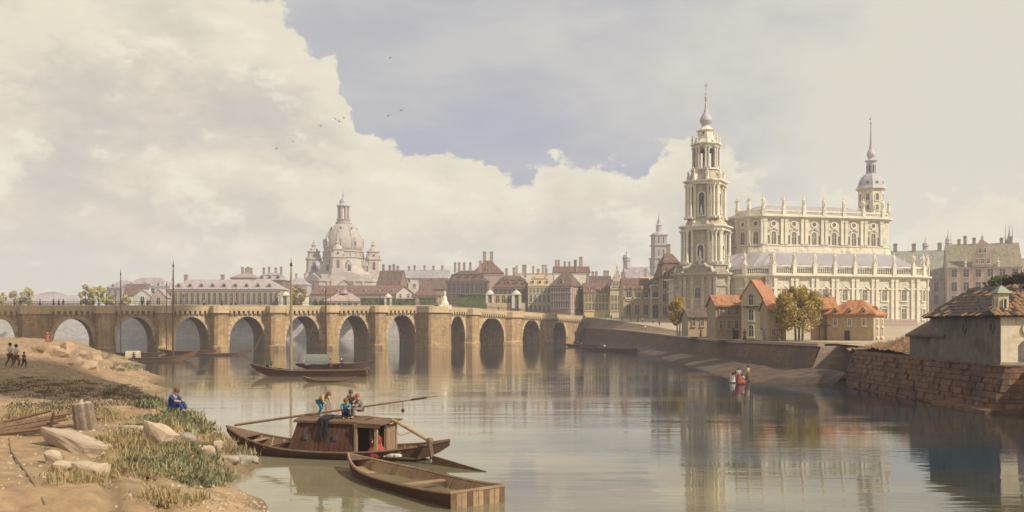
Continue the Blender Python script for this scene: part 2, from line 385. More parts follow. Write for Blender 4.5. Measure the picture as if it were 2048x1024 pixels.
def vnoise(x, y):
    xi = np.floor(x).astype(np.int64); yi = np.floor(y).astype(np.int64); fx = x-xi; fy = y-yi; fx = fx*fx*(3-2*fx); fy = fy*fy*(3-2*fy)
    def h(a, b):
        n = (a*374761393+b*668265263) & 0x7fffffff; n = ((n ^ (n >> 13))*1274126177) & 0x7fffffff
        return ((n ^ (n >> 16)) & 0xffff)/65535.0
    return (h(xi,yi)*(1-fx)+h(xi+1,yi)*fx)*(1-fy)+(h(xi,yi+1)*(1-fx)+h(xi+1,yi+1)*fx)*fy
def gz_arr(x, y):
    d = np.sqrt((x[:,None]-_c[None,:,0])**2+(y[:,None]-_c[None,:,1])**2)
    z = _phi(d)@_w[:_n]+_w[_n]
    k = np.clip((z-.1)/.6, 0, 1)
    z += k*(.30*(vnoise(x/3.2, y/3.2)-.5)+.17*(vnoise(x/1.3+9, y/1.3)-.5)+.09*(vnoise(x/.55, y/.55+5)-.5))
    return z
def rut(x, y, z):   # two cart ruts that run up the path at the lower left
    for dx in (0.0, 1.5):
        c = -10.0-.55*(y-22)+dx*1.0+.6*np.sin((y-22)*.2)
        z = z-.24*np.exp(-((x-c)/.26)**2)*((y > 12) & (y < 34))+.07*np.exp(-((np.abs(x-c)-.5)/.2)**2)*((y > 12) & (y < 34))
    return z
def gz(x, y):
    xa = np.array([x], float); ya = np.array([y], float); return float(gz_arr(xa, ya)[0])
def hit(px, py, y0=14.0, y1=240.0):
    t = np.geomspace(y0, y1, 900); z = CH+(HY-py)/F*t; g = gz_arr((px-CX)/F*t, t)
    k = np.argmax(z <= g)
    return Vector(((px-CX)/F*t[k], t[k], g[k]))
ys = np.concatenate([np.linspace(-28, 12, 14), np.geomspace(13, 264, 250)])
NU = 170; vs = []; 
for y in ys:
    x0 = -.66*max(y, 0)-30; x1 = shoreX(y)+4.5
    u = np.linspace(0, 1, NU)**.8
    x = x0+(x1-x0)*u; ya = np.full(NU, y); z = rut(x, ya, gz_arr(x, ya))
    vs.append(np.stack([x, ya, z], 1))
vs = np.concatenate(vs); fs = [(a*NU+i, a*NU+i+1, (a+1)*NU+i+1, (a+1)*NU+i) for a in range(len(ys)-1) for i in range(NU-1)]
EARTH = mat('sandy earth', (.33,.222,.122), bump=.16, bscale=3.0, scale=.7, var=.38, stain=(.19,.14,.075), wet=True)
me = bpy.data.meshes.new('river_bank'); me.from_pydata(vs.tolist(), [], fs); me.materials.append(EARTH)
me.polygons.foreach_set('use_smooth', [True]*len(me.polygons))
tag(link('river_bank', me), kind='structure')

# ================================================================== right bank: ground, embankment, quay
# rows of (Y, X wall foot/water, X wall top, z wall top, X street edge, z street edge, z far)
RB = [(364,25.5,28.0,6.0,30.5,10.2,9.6),(352,26.5,28.6,6.0,31.5,10.0,9.6),(330,29.5,31.2,5.9,34.5,9.2,9.4),(300,33.0,34.6,5.6,39.0,7.9,8.2),(270,35.6,37.2,5.2,43.0,6.6,7.0),(239,36.9,38.6,4.8,46.0,5.3,6.0),
      (215,37.2,38.9,4.5,46.5,4.75,5.4),(190,37.3,39.0,4.3,46.0,4.5,5.0),(164,37.3,39.0,4.2,45.0,4.45,4.8),(140,37.5,39.1,4.4,45.0,4.5,4.7),(113,37.7,39.2,4.6,45.0,4.6,4.7)]
GROUND = mat('trodden ground', (.40,.325,.22), bump=.05, scale=.3, var=.2)
SLOPE = mat('embankment earth', (.22,.148,.09), bump=.12, bscale=2, scale=.5, var=.3, brick=(1.5,.55))
g = MB(); e = MB()
far = [420,300,160,80]
for i in range(len(RB)-1):
    a, b = RB[i], RB[i+1]
    e.add([(a[2]+.5,a[0],a[3]),(a[4],a[0],a[5]),(b[4],b[0],b[5]),(b[2]+.5,b[0],b[3])], [(0,1,2,3)])
    xs = [0,15,50,160,500]
    for k in range(4):
        def zz(r, q): return r[5]+(r[6]-r[5])*min(1, q/50)
        g.add([(a[4]+xs[k],a[0],zz(a,xs[k])),(a[4]+xs[k+1],a[0],zz(a,xs[k+1])),(b[4]+xs[k+1],b[0],zz(b,xs[k+1])),(b[4]+xs[k],b[0],zz(b,xs[k]))], [(0,1,2,3)])
g.add([(41.5,113,4.6),(600,113,4.7),(600,60,4.3),(41.5,60,4.0)], [(0,1,2,3)])
tag(g.build('street_ground', GROUND), kind='structure')
emb = e.build('embankment', SLOPE); tag(emb, kind='structure')
# city ground behind the bridge
c = MB(); cp = [(30.2,364),(6,398),(-60,414),(-200,440),(-420,472),(-960,520),(-960,1340),(960,1340),(960,364)]
c.prism(cp[::1], 9.4, 9.55); tag(c.build('city_ground', GROUND), kind='structure')
# earth foreshore below the quay
FS = mat('wet foreshore', (.10,.066,.045), bump=.16, bscale=1.6, scale=.8, var=.4, stain=(.19,.115,.07))
f = MB()
wl = [(364,25.3),(300,31.0),(248,33.3),(191,32),(150,30.3),(131,29),(114,28.0),(108,28.8),(105,32),(101.5,37.6)]
rnd = random.Random(5); rows = []
for y in np.linspace(364, 101.5, 130):
    x0 = float(np.interp(-y, [-a for a,_ in wl], [b for _,b in wl])); x1 = float(np.interp(-y, [-r[0] for r in RB], [r[1] for r in RB]))+.6
    row = []
    for k in range(7):
        t = k/6; row.append((x0-1+(x1-x0+1)*t+rnd.uniform(-.1,.1), y, -.35+1.9*t**.8+rnd.uniform(-.1,.12)))
    rows.append(row)
for i in range(len(rows)-1):
    for k in range(6): f.add([rows[i][k],rows[i][k+1],rows[i+1][k+1],rows[i+1][k]], [(0,1,2,3)])
tag(f.build('foreshore', FS), kind='structure')
# quay walls with coping stones
QW = mat('quay masonry', (.185,.118,.07), brick=(1.1,.48), bump=.10, scale=.5, var=.3, stain=(.115,.08,.06))
COPE = mat('coping stone', (.36,.285,.20), bump=.05, scale=.8)
def quay(name, label, rws, joint=2.6):
    t = empty(name, (rws[-1][2], rws[-1][0], 0), 0, label, 'wall'); ox, oy = rws[-1][2], rws[-1][0]
    w = MB()
    for a, b in zip(rws[:-1], rws[1:]):
        w.add([(a[1]-ox,a[0]-oy,.2),(b[1]-ox,b[0]-oy,.2),(b[2]-ox,b[0]-oy,b[3]-.35),(a[2]-ox,a[0]-oy,a[3]-.35)], [(0,1,2,3)])
    w.build('masonry', QW, t)
    k = 0
    for a, b in zip(rws[:-1], rws[1:]):
        A = Vector((a[2]-ox,a[0]-oy,a[3]-.35)); B = Vector((b[2]-ox,b[0]-oy,b[3]-.35)); d = B-A; n = max(1, int(d.length/joint)); rz = atan2(d.y, d.x)
        for i in range(n):
            p = A+d*((i+.5)/n); l = d.length/n-.05
            q = MB(); q.obox((0,0,0), l, .9, .4, 0); o = q.build('coping_stone', COPE, t, (p.x+.22, p.y, p.z), rz); o.rotation_euler = (0, -math.asin(d.z/d.length), rz)
    return t
quay('quay_wall', 'long brown stone quay wall sloping down from the bridge end', RB[0:9])
quay('quay_wall', 'brown quay wall along the river in front of the red roofed houses', RB[8:])
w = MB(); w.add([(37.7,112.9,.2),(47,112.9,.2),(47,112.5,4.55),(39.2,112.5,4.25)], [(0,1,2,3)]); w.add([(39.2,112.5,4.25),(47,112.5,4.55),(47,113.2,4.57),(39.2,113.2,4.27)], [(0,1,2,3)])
tag(w.build('quay_wall', mat('sunlit quay stone', (.36,.275,.19), brick=(1.1,.48), bump=.06, scale=.5, var=.2)), 'short sunlit quay return wall between the long quay and the bastion', 'wall')  # quay masonry lightened in colour for its sunlit facet

# terrace wall behind the bridge
TW = mat('terrace masonry', (.60,.56,.55), brick=(2,.8), bump=.08, scale=.3, var=.2)
t = MB(); pl = [(30,364),(6,397),(-60,413),(-200,439),(-420,471),(-960,519)]
for a, b in zip(pl[:-1], pl[1:]):
    t.add([(a[0],a[1]-1,-.5),(b[0],b[1]-1,-.5),(b[0],b[1],11),(a[0],a[1],11)], [(0,1,2,3)])
    t.add([(a[0],a[1],11),(b[0],b[1],11),(b[0],b[1]+1,11),(a[0],a[1]+1,11)], [(0,1,2,3)])
tag(t.build('terrace_wall', TW), 'long masonry terrace wall on the river behind the bridge arches', 'wall')
h = MB()
for i in range(60):
    x0, x1 = -960+i*32, -960+(i+1)*32
    def hz(x): return 22+12*sin(x*.011)+8*sin(x*.027+1)
    h.add([(x0,1150,9),(x1,1150,9),(x1,1200,hz(x1)),(x0,1200,hz(x0))], [(0,1,2,3)]); h.add([(x0,1200,hz(x0)),(x1,1200,hz(x1)),(x1,1340,9),(x0,1340,9)], [(0,1,2,3)])
tag(h.build('hills', mat('far hills', (.12,.13,.09), bump=0, scale=.02)), kind='structure')

# ================================================================== bridge
def lineA(px): t = (px-CX)/F; Y = 287.06/(1-.577*t); return Vector((t*Y, Y))
BK = lineA(865); BE = Vector((X_(1168, 352), 352.0))
def lineB(px):
    t = (px-CX)/F; d = BE-BK
    # BK + s d with X = t Y
    s = (t*BK.y-BK.x)/(d.x-t*d.y); return BK+d*s
def front(px): return lineA(px) if px <= 865 else lineB(px)
def top_py(px): return 612.0 if px <= 870 else 612+(px-870)*(633-612)/(1165-870)
def topz(px): return Z_(top_py(px), front(px).y)
bridge = empty('stone_bridge', (lineA(540).x, lineA(540).y, 0), 0, 'long yellow sandstone bridge of many arches across the river', 'bridge')
BO = bridge.location.copy()
class Seg:
    """frame of a straight stretch from px a to px b : s along, d into the bridge, z up"""
    def __init__(s, a, b):
        s.A = front(a); s.B = front(b); s.len = (s.B-s.A).length; s.u = (s.B-s.A)/s.len; s.n = Vector((-s.u.y, s.u.x)); s.za = topz(a); s.zb = topz(b)
    def s_of(s, px):
        q = front(px); return (q-s.A).dot(s.u)
    def p(s, t, d, z): q = s.A+s.u*t+s.n*d; return (q.x-BO.x, q.y-BO.y, z)
    def zt(s, t): return s.za+(s.zb-s.za)*t/s.len
BW = 13.0
# (left px, right px, crown py) of each arch
ARCH = [(-112,-48,638),(-28,32,638),(107,187,637),(232,308,634),(349,418,634),(459,530,633),(572,640,631),(678,738,630),(775,832,629),(899,930,631),(958,1008,635),(1045,1080,639),(1105,1132,641)]
def mid(i): return (ARCH[i][1]+ARCH[i+1][0])/2
cuts = [-150]+[mid(i) for i in range(len(ARCH)-1)]+[1168]
cuts[9] = 865
rail_pts = []
for i, (l, r, cy) in enumerate(ARCH):
    sg = Seg(cuts[i], cuts[i+1]); s0, s1 = sg.s_of(l), sg.s_of(r); sc_ = (s0+s1)/2; ha = (s1-s0)/2
    zc = Z_(cy, front((l+r)/2).y); zs = 2.6; n = 18
    prof = [(s0,-1.0)]+[(sc_-ha*cos(pi*k/n), zs+(zc-zs)*sin(pi*k/n)) for k in range(n+1)]+[(s1,-1.0)]
    m = MB(); T = len(prof)
    def tz(t): return sg.zt(t)-3.0
    for d0 in (0.0, BW):
        m = MB()
        vsx = [sg.p(t,d0,z) for t,z in prof]+[sg.p(t,d0,tz(t)) for t,z in prof]
        m.add(vsx, [(k,k+1,k+1+T,k+T) for k in range(1,T-2)])
        m.add([sg.p(0,d0,-1),sg.p(s0,d0,-1),sg.p(s0,d0,zs),sg.p(s0,d0,tz(s0)),sg.p(0,d0,tz(0))], [(0,1,2,3,4)])
        m.add([sg.p(s1,d0,-1),sg.p(sg.len,d0,-1),sg.p(sg.len,d0,tz(sg.len)),sg.p(s1,d0,tz(s1)),sg.p(s1,d0,zs)], [(0,1,2,3,4)])
        m.build('spandrel_wall', ST_BR, bridge)
    m = MB(); m.add([sg.p(t,0,z) for t,z in prof]+[sg.p(t,BW,z) for t,z in prof], [(k,k+1,k+1+T,k+T) for k in range(T-1)])
    m.build('arch_vault', ST_BR, bridge, smooth=True)
    # arch ring of voussoirs, a little proud
    nv = 15
    for k in range(nv):
        a0, a1 = pi*k/nv+.012, pi*(k+1)/nv-.012; vv = []
        for d in (-.13, .3):
            for a, q in ((a0,0),(a1,0),(a1,1),(a0,1)):
                vv.append(sg.p(sc_-(ha+q*1.05)*cos(a), d, zs+(zc-zs+q*1.0)*sin(a)))
        MB().add(vv, [(0,1,2,3),(7,6,5,4),(0,4,5,1),(1,5,6,2),(2,6,7,3),(3,7,4,0)]).build('voussoir', ST_BRD, bridge)
    # corbel table, walkway slab, parapet
    cb = MB(); nc = int(sg.len/1.25)
    for k in range(nc):
        t = (k+.5)*sg.len/nc; z = sg.zt(t)
        def q(a, d, zz): return sg.p(t+a, d, zz)
        cb.add([q(-.33,.02,z-3.0),q(.33,.02,z-3.0),q(.33,.02,z-1.35),q(-.33,.02,z-1.35),q(-.33,-.75,z-2.1),q(.33,-.75,z-2.1),q(.33,-.75,z-1.35),q(-.33,-.75,z-1.35)],
               [(0,1,5,4),(4,5,6,7),(0,4,7,3),(1,2,6,5),(0,3,2,1),(3,7,6,2)])
    tag(cb.build('corbels', ST_BRD, bridge), kind='stuff')
    def slab(nm, d0, d1, za, zb, mt):
        vv = [sg.p(t, d, sg.zt(t)+z) for t in (0, sg.len) for d, z in ((d0,za),(d1,za),(d1,zb),(d0,zb))]
        return MB().add(vv, [(0,1,2,3),(7,6,5,4),(0,4,5,1),(1,5,6,2),(2,6,7,3),(3,7,4,0)]).build(nm, mt, bridge)
    slab('deck', -.75, BW+.75, -1.35, -1.0, ST_BRD)
    slab('footway', -.44, 2.4, -.999, -.35, ST_BRD)
    slab('frieze', 0.0, .4, -3.0, -1.352, ST_BR)
    slab('parapet', -.80, -.45, -.998, 0.0, ST_BRD); slab('parapet', BW+.45, BW+.8, -.998, 0.0, ST_BRD)
    slab('parapet_coping', -.90, -.38, .002, .14, mat('pale coping', (.60,.50,.33), bump=.03))
    # iron railing on the parapet
    rl = MB(); nr = int(sg.len/1.1)
    for k in range(nr):
        t = (k+.5)*sg.len/nr; z = sg.zt(t)+.14; rl.tube([sg.p(t,-.63,z),sg.p(t,-.63,z+1.0)], .035, 4)
    for hh in (.55, 1.0): rl.tube([sg.p(0,-.63,sg.zt(0)+.14+hh), sg.p(sg.len,-.63,sg.zt(sg.len)+.14+hh)], .045, 4)
    tag(rl.build('railing', DARK, bridge), kind='stuff')
# piers with semi-octagonal bays and pointed cutwaters
for i in range(len(ARCH)-1):
    l, r = ARCH[i][1], ARCH[i+1][0]; big = (i == 8)
    if i == 8: sg = Seg(832, 899)
    else: sg = Seg(l, r)
    w = sg.len; pr = (3.2 if i < 8 else 2.3) if not big else 5.5; zt = min(sg.za, sg.zb)-1.36; f0 = .06; 
    plan = [(w*.04,.3),(w*.16,-pr*.85),(w*.30,-pr),(w*.62,-pr),(w*.80,-pr*.6),(w*.97,.3)] if not big else [(w*-.02,.4),(w*.06,-pr*.9),(w*.10,-pr),(w*.66,-pr),(w*.80,-pr*.7),(w*1.0,.4)]
    n = len(plan)
    m = MB(); m.add([sg.p(a,b,-1.0) for a,b in plan]+[sg.p(a,b,zt) for a,b in plan], [(k,k+1,k+1+n,k+n) for k in range(n-1)]+[tuple(range(n,2*n))])
    pier = m.build('pier', ST_BR, bridge)
    cp_ = [(a+(-.35 if k < 2 else .35 if k >= n-2 else 0), b-(.55 if 0 < k < n-1 else 0)) for k, (a,b) in enumerate(plan)]
    m = MB(); m.add([sg.p(a,b,zt-.55) for a,b in cp_]+[sg.p(a,b,zt+.02) for a,b in cp_], [(k,k+1,k+1+n,k+n) for k in range(n-1)]+[tuple(range(n,2*n)),tuple(range(n))]); m.build('pier_cornice', ST_BRD, pier)
    m = MB(); m.add([sg.p(a,b,zt+.022) for a,b in cp_]+[sg.p(a,b,zt+1.38) for a,b in cp_], [(k,k+1,k+1+n,k+n) for k in range(n-1)]+[tuple(range(n,2*n)),tuple(range(n))]); m.build('pier_parapet', ST_BRD, pier)
    # cutwater
    zq = 2.4; nose = [(w*-.01,.2),(w*.12,-pr*.92),(w*.42,-pr-1.1),(w*.80,-pr*.72),(w*1.01,.2)]; k5 = len(nose)
    m = MB(); tp = [(a*.72+w*.13, max(b*.55, -pr*.9)) for a,b in nose]
    m.add([sg.p(a,b,-1.0) for a,b in nose]+[sg.p(a,b,zq-1.3) for a,b in nose]+[sg.p(a,b,zq) for a,b in tp],
          [(k,k+1,k+1+k5,k+k5) for k in range(k5-1)]+[(k+k5,k+1+k5,k+1+2*k5,k+2*k5) for k in range(k5-1)]+[tuple(range(2*k5,3*k5))])
    m.build('cutwater', ST_BR, pier)
# ================================================================== building kit
_wc = {}
def window_mesh(w, h, style='rect', frame=None, glass=None, fr=.16, mull=True):
    key = (round(w,2), round(h,2), style, frame.name, glass.name, mull)
    if key in _wc: return _wc[key]
    def outline(a, b0, b1):
        if style == 'arch':
            zs = b1-a; return [(-a,b0)]+[(a,b0)]+[(a*cos(pi*k/8), zs+a*sin(pi*k/8)) for k in range(9)]
        if style == 'round': return [(a*cos(2*pi*k/12), (b0+b1)/2+(b1-b0)/2*sin(2*pi*k/12)) for k in range(12)]
        return [(-a,b0),(a,b0),(a,b1),(-a,b1)]
    po = outline(w/2+fr, -fr, h+fr); pi_ = outline(w/2, 0, h); n = len(po); m = MB()
    vs = [(x,-.16,z) for x,z in po]+[(x,-.16,z) for x,z in pi_]+[(x,.05,z) for x,z in po]+[(x,.02,z) for x,z in pi_]
    fs = []
    for i in range(n):
        j = (i+1)%n; fs += [(i,j,j+n,i+n),(i+2*n,i,i+n*0,j+2*n) if False else (i,i+2*n,j+2*n,j),(i+n,j+n,j+3*n,i+3*n)]
    m.add(vs, fs, 0)
    m.add([(x,-.02,z) for x,z in pi_], [tuple(range(n))], 1)
    if mull and style != 'round':
        m.box(-.05,.05,-.07,-.021,0,h*.98,0); m.box(-w/2,w/2,-.07,-.022,h*.6,h*.6+.09,0)
    if style != 'round': m.box(-w/2-fr*1.5,w/2+fr*1.5,-.3,.0,-fr-.18,-fr+.001,0)
    me = m.mesh('window', [frame, glass]); _wc[key] = me; return me
def put_windows(par, me, pts, face='front', off=0.0):
    for a, z in pts:
        if face == 'front': link('window', me, par, (a, off, z), 0)
        elif face == 'right': link('window', me, par, (off, a, z), pi/2)
        elif face == 'left': link('window', me, par, (off, a, z), -pi/2)
def spread(lo, hi, n): return [lo+(hi-lo)*(i+.5)/n for i in range(n)]
_dc = {}
def dormer_mesh(w, h, d, kind, wall, roof):
    key = (round(w,2), round(h,2), round(d,2), kind, wall.name, roof.name)
    if key in _dc: return _dc[key]
    m = MB()
    if kind == 'round':
        pr = [(w/2*cos(2*pi*k/12), h/2+h/2*sin(2*pi*k/12)) for k in range(12)]
        m.extr(pr, d, 'y', 0); pi_ = [(x*.62, h/2+(z-h/2)*.62) for x,z in pr]; m.add([(x,-.06,z) for x,z in pi_], [tuple(range(12))], 1)
    else:
        m.extr([(-w/2,0),(w/2,0),(w/2,h*.62),(0,h),(-w/2,h*.62)], d, 'y', 0)
        m.add([(-w/2-.15,-.2,h*.55),(0,-.2,h+.1),(0,d,h+.1),(-w/2-.15,d,h*.55)], [(0,1,2,3)], 2); m.add([(w/2+.15,-.2,h*.55),(0,-.2,h+.1),(0,d,h+.1),(w/2+.15,d,h*.55)], [(0,1,2,3)], 2)
        m.add([(-w*.26,-.05,h*.1),(w*.26,-.05,h*.1),(w*.26,-.05,h*.6),(-w*.26,-.05,h*.6)], [(0,1,2,3)], 1)
    me = m.mesh('dormer', [wall, GLASS, roof]); _dc[key] = me; return me
_cc = {}
def chimney(par, x, y, z, h, w=1.1, wm=None):
    wm = wm or wallmat('stone'); key = (round(h,1), round(w,1), wm.name)
    if key not in _cc:
        m = MB(); m.box(-w/2,w/2,-w*.4,w*.4,0,h); m.box(-w/2-.14,w/2+.14,-w*.4-.14,w*.4+.14,h-.35,h); m.box(-w*.35,w*.35,-w*.25,w*.25,h+.001,h+.25)
        _cc[key] = m.mesh('chimney', wm)
    link('chimney', _cc[key], par, (x, y, z))
def roof_mesh(style, w, d, h0, h1, o=.45, cut=.5):
    """roof from eave height h0 to ridge h1 over w x d ; returns (MB roof, MB gable walls or None)"""
    r = MB(); g = None; th = .28
    if style == 'gable':
        k = (h1-h0)/(d/2)
        for sy in (0, 1):
            y0, y1 = (-o, d/2) if sy == 0 else (d+o, d/2); z0 = h0-k*o
            r.add([(-w/2-o*.5,y0,z0),(w/2+o*.5,y0,z0),(w/2+o*.5,y1,h1),(-w/2-o*.5,y1,h1),(-w/2-o*.5,y0,z0+th),(w/2+o*.5,y0,z0+th),(w/2+o*.5,y1,h1+th),(-w/2-o*.5,y1,h1+th)],
                  [(0,1,2,3),(4,5,6,7),(0,1,5,4),(1,2,6,5),(2,3,7,6),(3,0,4,7)])
        g = MB()
        for x in (-w/2, w/2): g.add([(x,0,h0),(x,d,h0),(x,d/2,h1)], [(0,1,2)])
    elif style == 'gablefront':
        k = (h1-h0)/(w/2)
        for sx in (-1, 1):
            x0 = sx*(w/2+o); z0 = h0-k*o
            r.add([(x0,-o*.5,z0),(x0,d+o*.5,z0),(0,d+o*.5,h1),(0,-o*.5,h1),(x0,-o*.5,z0+th),(x0,d+o*.5,z0+th),(0,d+o*.5,h1+th),(0,-o*.5,h1+th)],
                  [(0,1,2,3),(4,5,6,7),(0,1,5,4),(1,2,6,5),(2,3,7,6),(3,0,4,7)])
        g = MB()
        for y in (0, d): g.add([(-w/2,y,h0),(w/2,y,h0),(0,y,h1)], [(0,1,2)])
    elif style == 'hip':
        ins = min(d, w)/2*cut*1.6; ins = min(ins, w/2-.2)
        b = [(-w/2-o,-o),(w/2+o,-o),(w/2+o,d+o),(-w/2-o,d+o)]
        vs = [(x,y,h0) for x,y in b]+[(x,y,h0+th) for x,y in b]+[(-w/2+ins,d/2,h1),(w/2-ins,d/2,h1)]
        r.add(vs, [(0,3,2,1),(0,1,5,4),(1,2,6,5),(2,3,7,6),(3,0,4,7),(4,5,9,8),(6,7,8,9),(5,6,9),(7,4,8)])
    elif style == 'mansard':
        q = .18*min(w, d); hm = h0+(h1-h0)*.58; ins = min(d, w)/2*.7; ins = min(ins, w/2-.3)
        b = [(-w/2-o,-o),(w/2+o,-o),(w/2+o,d+o),(-w/2-o,d+o)]; mm = [(-w/2+q,q),(w/2-q,q),(w/2-q,d-q),(-w/2+q,d-q)]; m2 = [(-w/2+q-.3,q-.3),(w/2-q+.3,q-.3),(w/2-q+.3,d-q+.3),(-w/2+q-.3,d-q+.3)]
        r.prism(b, h0, hm, 0, True, mm)
        vs = [(x,y,hm+.002) for x,y in m2]+[(x,y,hm+.3) for x,y in m2]+[(-w/2+ins,d/2,h1),(w/2-ins,d/2,h1)]
        r.add(vs, [(0,3,2,1),(0,1,5,4),(1,2,6,5),(2,3,7,6),(3,0,4,7),(4,5,9,8),(6,7,8,9),(5,6,9),(7,4,8)])
    return r, g
def slope_y(style, d, h0, h1, z):      # depth of the front slope at height z
    if style == 'mansard': return .18*d*(z-h0)/((h1-h0)*.58)
    return d/2*(z-h0)/(h1-h0)
def building(name, label, px0, px1, Y, zb, ey, ry, wall, roof, depth=12, style='gable', rz=0.0, cat='house', rows=(), side=None, chim=(), dorm=None, group=None, o=.45, cut=.5, base_h=True, wcol=None, cornice=True):
    """rows: list of (cols, z centre py, w, h, style) ; side: (which, cols, rows of (z py,w,h,style)) ; dorm: (n, py, w, h, kind)"""
    w = (px1-px0)/F*Y/cos(rz); X = X_((px0+px1)/2, Y)
    t = empty(name, (X, Y, zb), rz, label, cat, group)
    h0 = Z_(ey, Y)-zb; h1 = Z_(ry, Y+(depth/2 if style != 'gablefront' else 0))-zb; h1 = max(h1, h0+.5) if style != 'flat' else h0+.4
    wm = wallmat(wall) if isinstance(wall, str) else wall; tr = wcol or (trimmat(wall) if isinstance(wall, str) else TRIM)
    r, g = roof_mesh(style, w, depth, h0, h1, o, cut)
    m = MB(); m.box(-w/2,w/2,0,depth,0,h0)
    if g: m.v, m.f, m.m = m.v, m.f, m.m; m.add(g.v, g.f)
    m.build('wall', wm, t)
    if style == 'flat': ro = MB().box(-w/2-.2,w/2+.2,-.2,depth+.2,h0+.001,h0+.4).build('roof', roofmat(roof), t)
    else: ro = r.build('roof', roofmat(roof, 1 if style == 'gablefront' else 0), t)
    if cornice and style in ('hip','mansard','gable'): MB().box(-w/2-.25,w/2+.25,-.25,-.001,h0-.65,h0-.05).build('cornice', tr, t)
    for n, cy, ww, hh, st in rows:
        me = window_mesh(ww, hh, st, tr, GLASS); zz = Z_(cy, Y)-zb-hh/2
        put_windows(t, me, [(x, zz) for x in spread(-w/2+.3, w/2-.3, n)])
    if side:
        wh, n, rr = side
        for cy, ww, hh, st in rr:
            me = window_mesh(ww, hh, st, tr, GLASS); zz = Z_(cy, Y)-zb-hh/2
            put_windows(t, me, [(y, zz) for y in spread(.3, depth-.3, n)], wh, w/2 if wh == 'right' else -w/2)
    for fx, hh, *cw in chim:
        cy_ = depth*(.5 if style != 'gablefront' else .4); base = h1-.9 if style not in ('flat',) else h0
        chimney(t, fx*w/2, cy_, base, hh+.9, cw[0] if cw else 1.1)
    if dorm:
        for n, py, ww, hh, kd in (dorm if isinstance(dorm, list) else [dorm]):
            zz = Z_(py, Y)-zb-hh/2; yy = slope_y(style, depth, h0, h1, zz)
            me = dormer_mesh(ww, hh, max(1.0, hh*.9), kd, tr, roofmat(roof))
            for x in spread(-w/2*.9, w/2*.9, n): link('dormer', me, t, (x, yy-.35, zz))
    return t
# robed statue meshes
def statue_mesh(seed, mt):
    r = random.Random(seed); m = MB()
    m.lathe([(.55,0),(.55,.25),(.45,.3),(.42,.5),(.36,1.2),(.33,1.7),(.40,2.0),(.36,2.3),(.13,2.48),(.11,2.55)], 8, (0,0,0), 0, 0, 1, .8)
    m.ball((r.uniform(-.06,.06),-.05,2.72), .2, 7, 5, 0, 1, 1, 1.15)
    s = r.choice((-1,1))
    m.tube([(s*.36,0,2.25),(s*.6,-.12,1.85),(s*.45,-.3,1.55)], [.13,.11,.08], 5); m.tube([(-s*.34,0,2.25),(-s*.55,-.1,2.05+r.uniform(0,.3)),(-s*.6,-.25,2.2+r.uniform(0,.6))], [.13,.1,.07], 5)
    m.tube([(-.3,-.25,.2),(.1,-.38,1.2),(.28,-.2,2.1)], [.16,.14,.1], 5)
    return m.mesh('statue', mt)
STAT = [statue_mesh(i, ST_CT) for i in range(4)]
STATD = [statue_mesh(i, ST_TW) for i in range(3)]

# ================================================================== the court church (right)
TH = radians(12); CO = (83.5, 284.0)
cat_ = empty('cathedral', (CO[0], CO[1], 6.1), TH, 'large cream baroque church with statues along its balustrades and a tall openwork bell tower', 'church')
ZB = 6.1
low_poly = [(-20,12),(-10.5,10),(-7.2,5.2),(0,0)]+[(51,0)]+arc(51,11,11,-pi/2,0,7)[1:]+[(62,38)]+arc(51,38,11,0,pi/2,5)[1:]+[(0,49),(-12,42),(-20,38)]
up_poly = [(-4,17),(-1.8,12.6),(1.8,10),(46.5,10)]+arc(46.5,14.5,4.5,-pi/2,0,4)[1:]+[(51,35)]+arc(46.5,34.5,4.5,0,pi/2,3)[1:]+[(1.8,39),(-4,32)]
zl, zc, zbt = 22.3-ZB, 23.2-ZB, 26.3-ZB
MB().prism(low_poly, -1.5, zl).build('wall', ST_CA, cat_)
def bands(par, poly, specs, mt=ST_CT, name='cornice'):
    for z0, z1, d in specs: 
        b = MB(); b.ring(offset_poly(poly, d), offset_poly(poly, -.6), z0, z1); b.build(name, mt, par)
bands(cat_, low_poly, [(zl+.002, zl+.5, .55), (zl+.502, zc, 1.35), (18.6-ZB, 19.1-ZB, .35)])
bands(cat_, low_poly, [(-1.4, 1.2, .4)], name='plinth')
def edge_pts(poly, i, j):
    return [Vector(poly[k]) for k in range(i, j+1)]
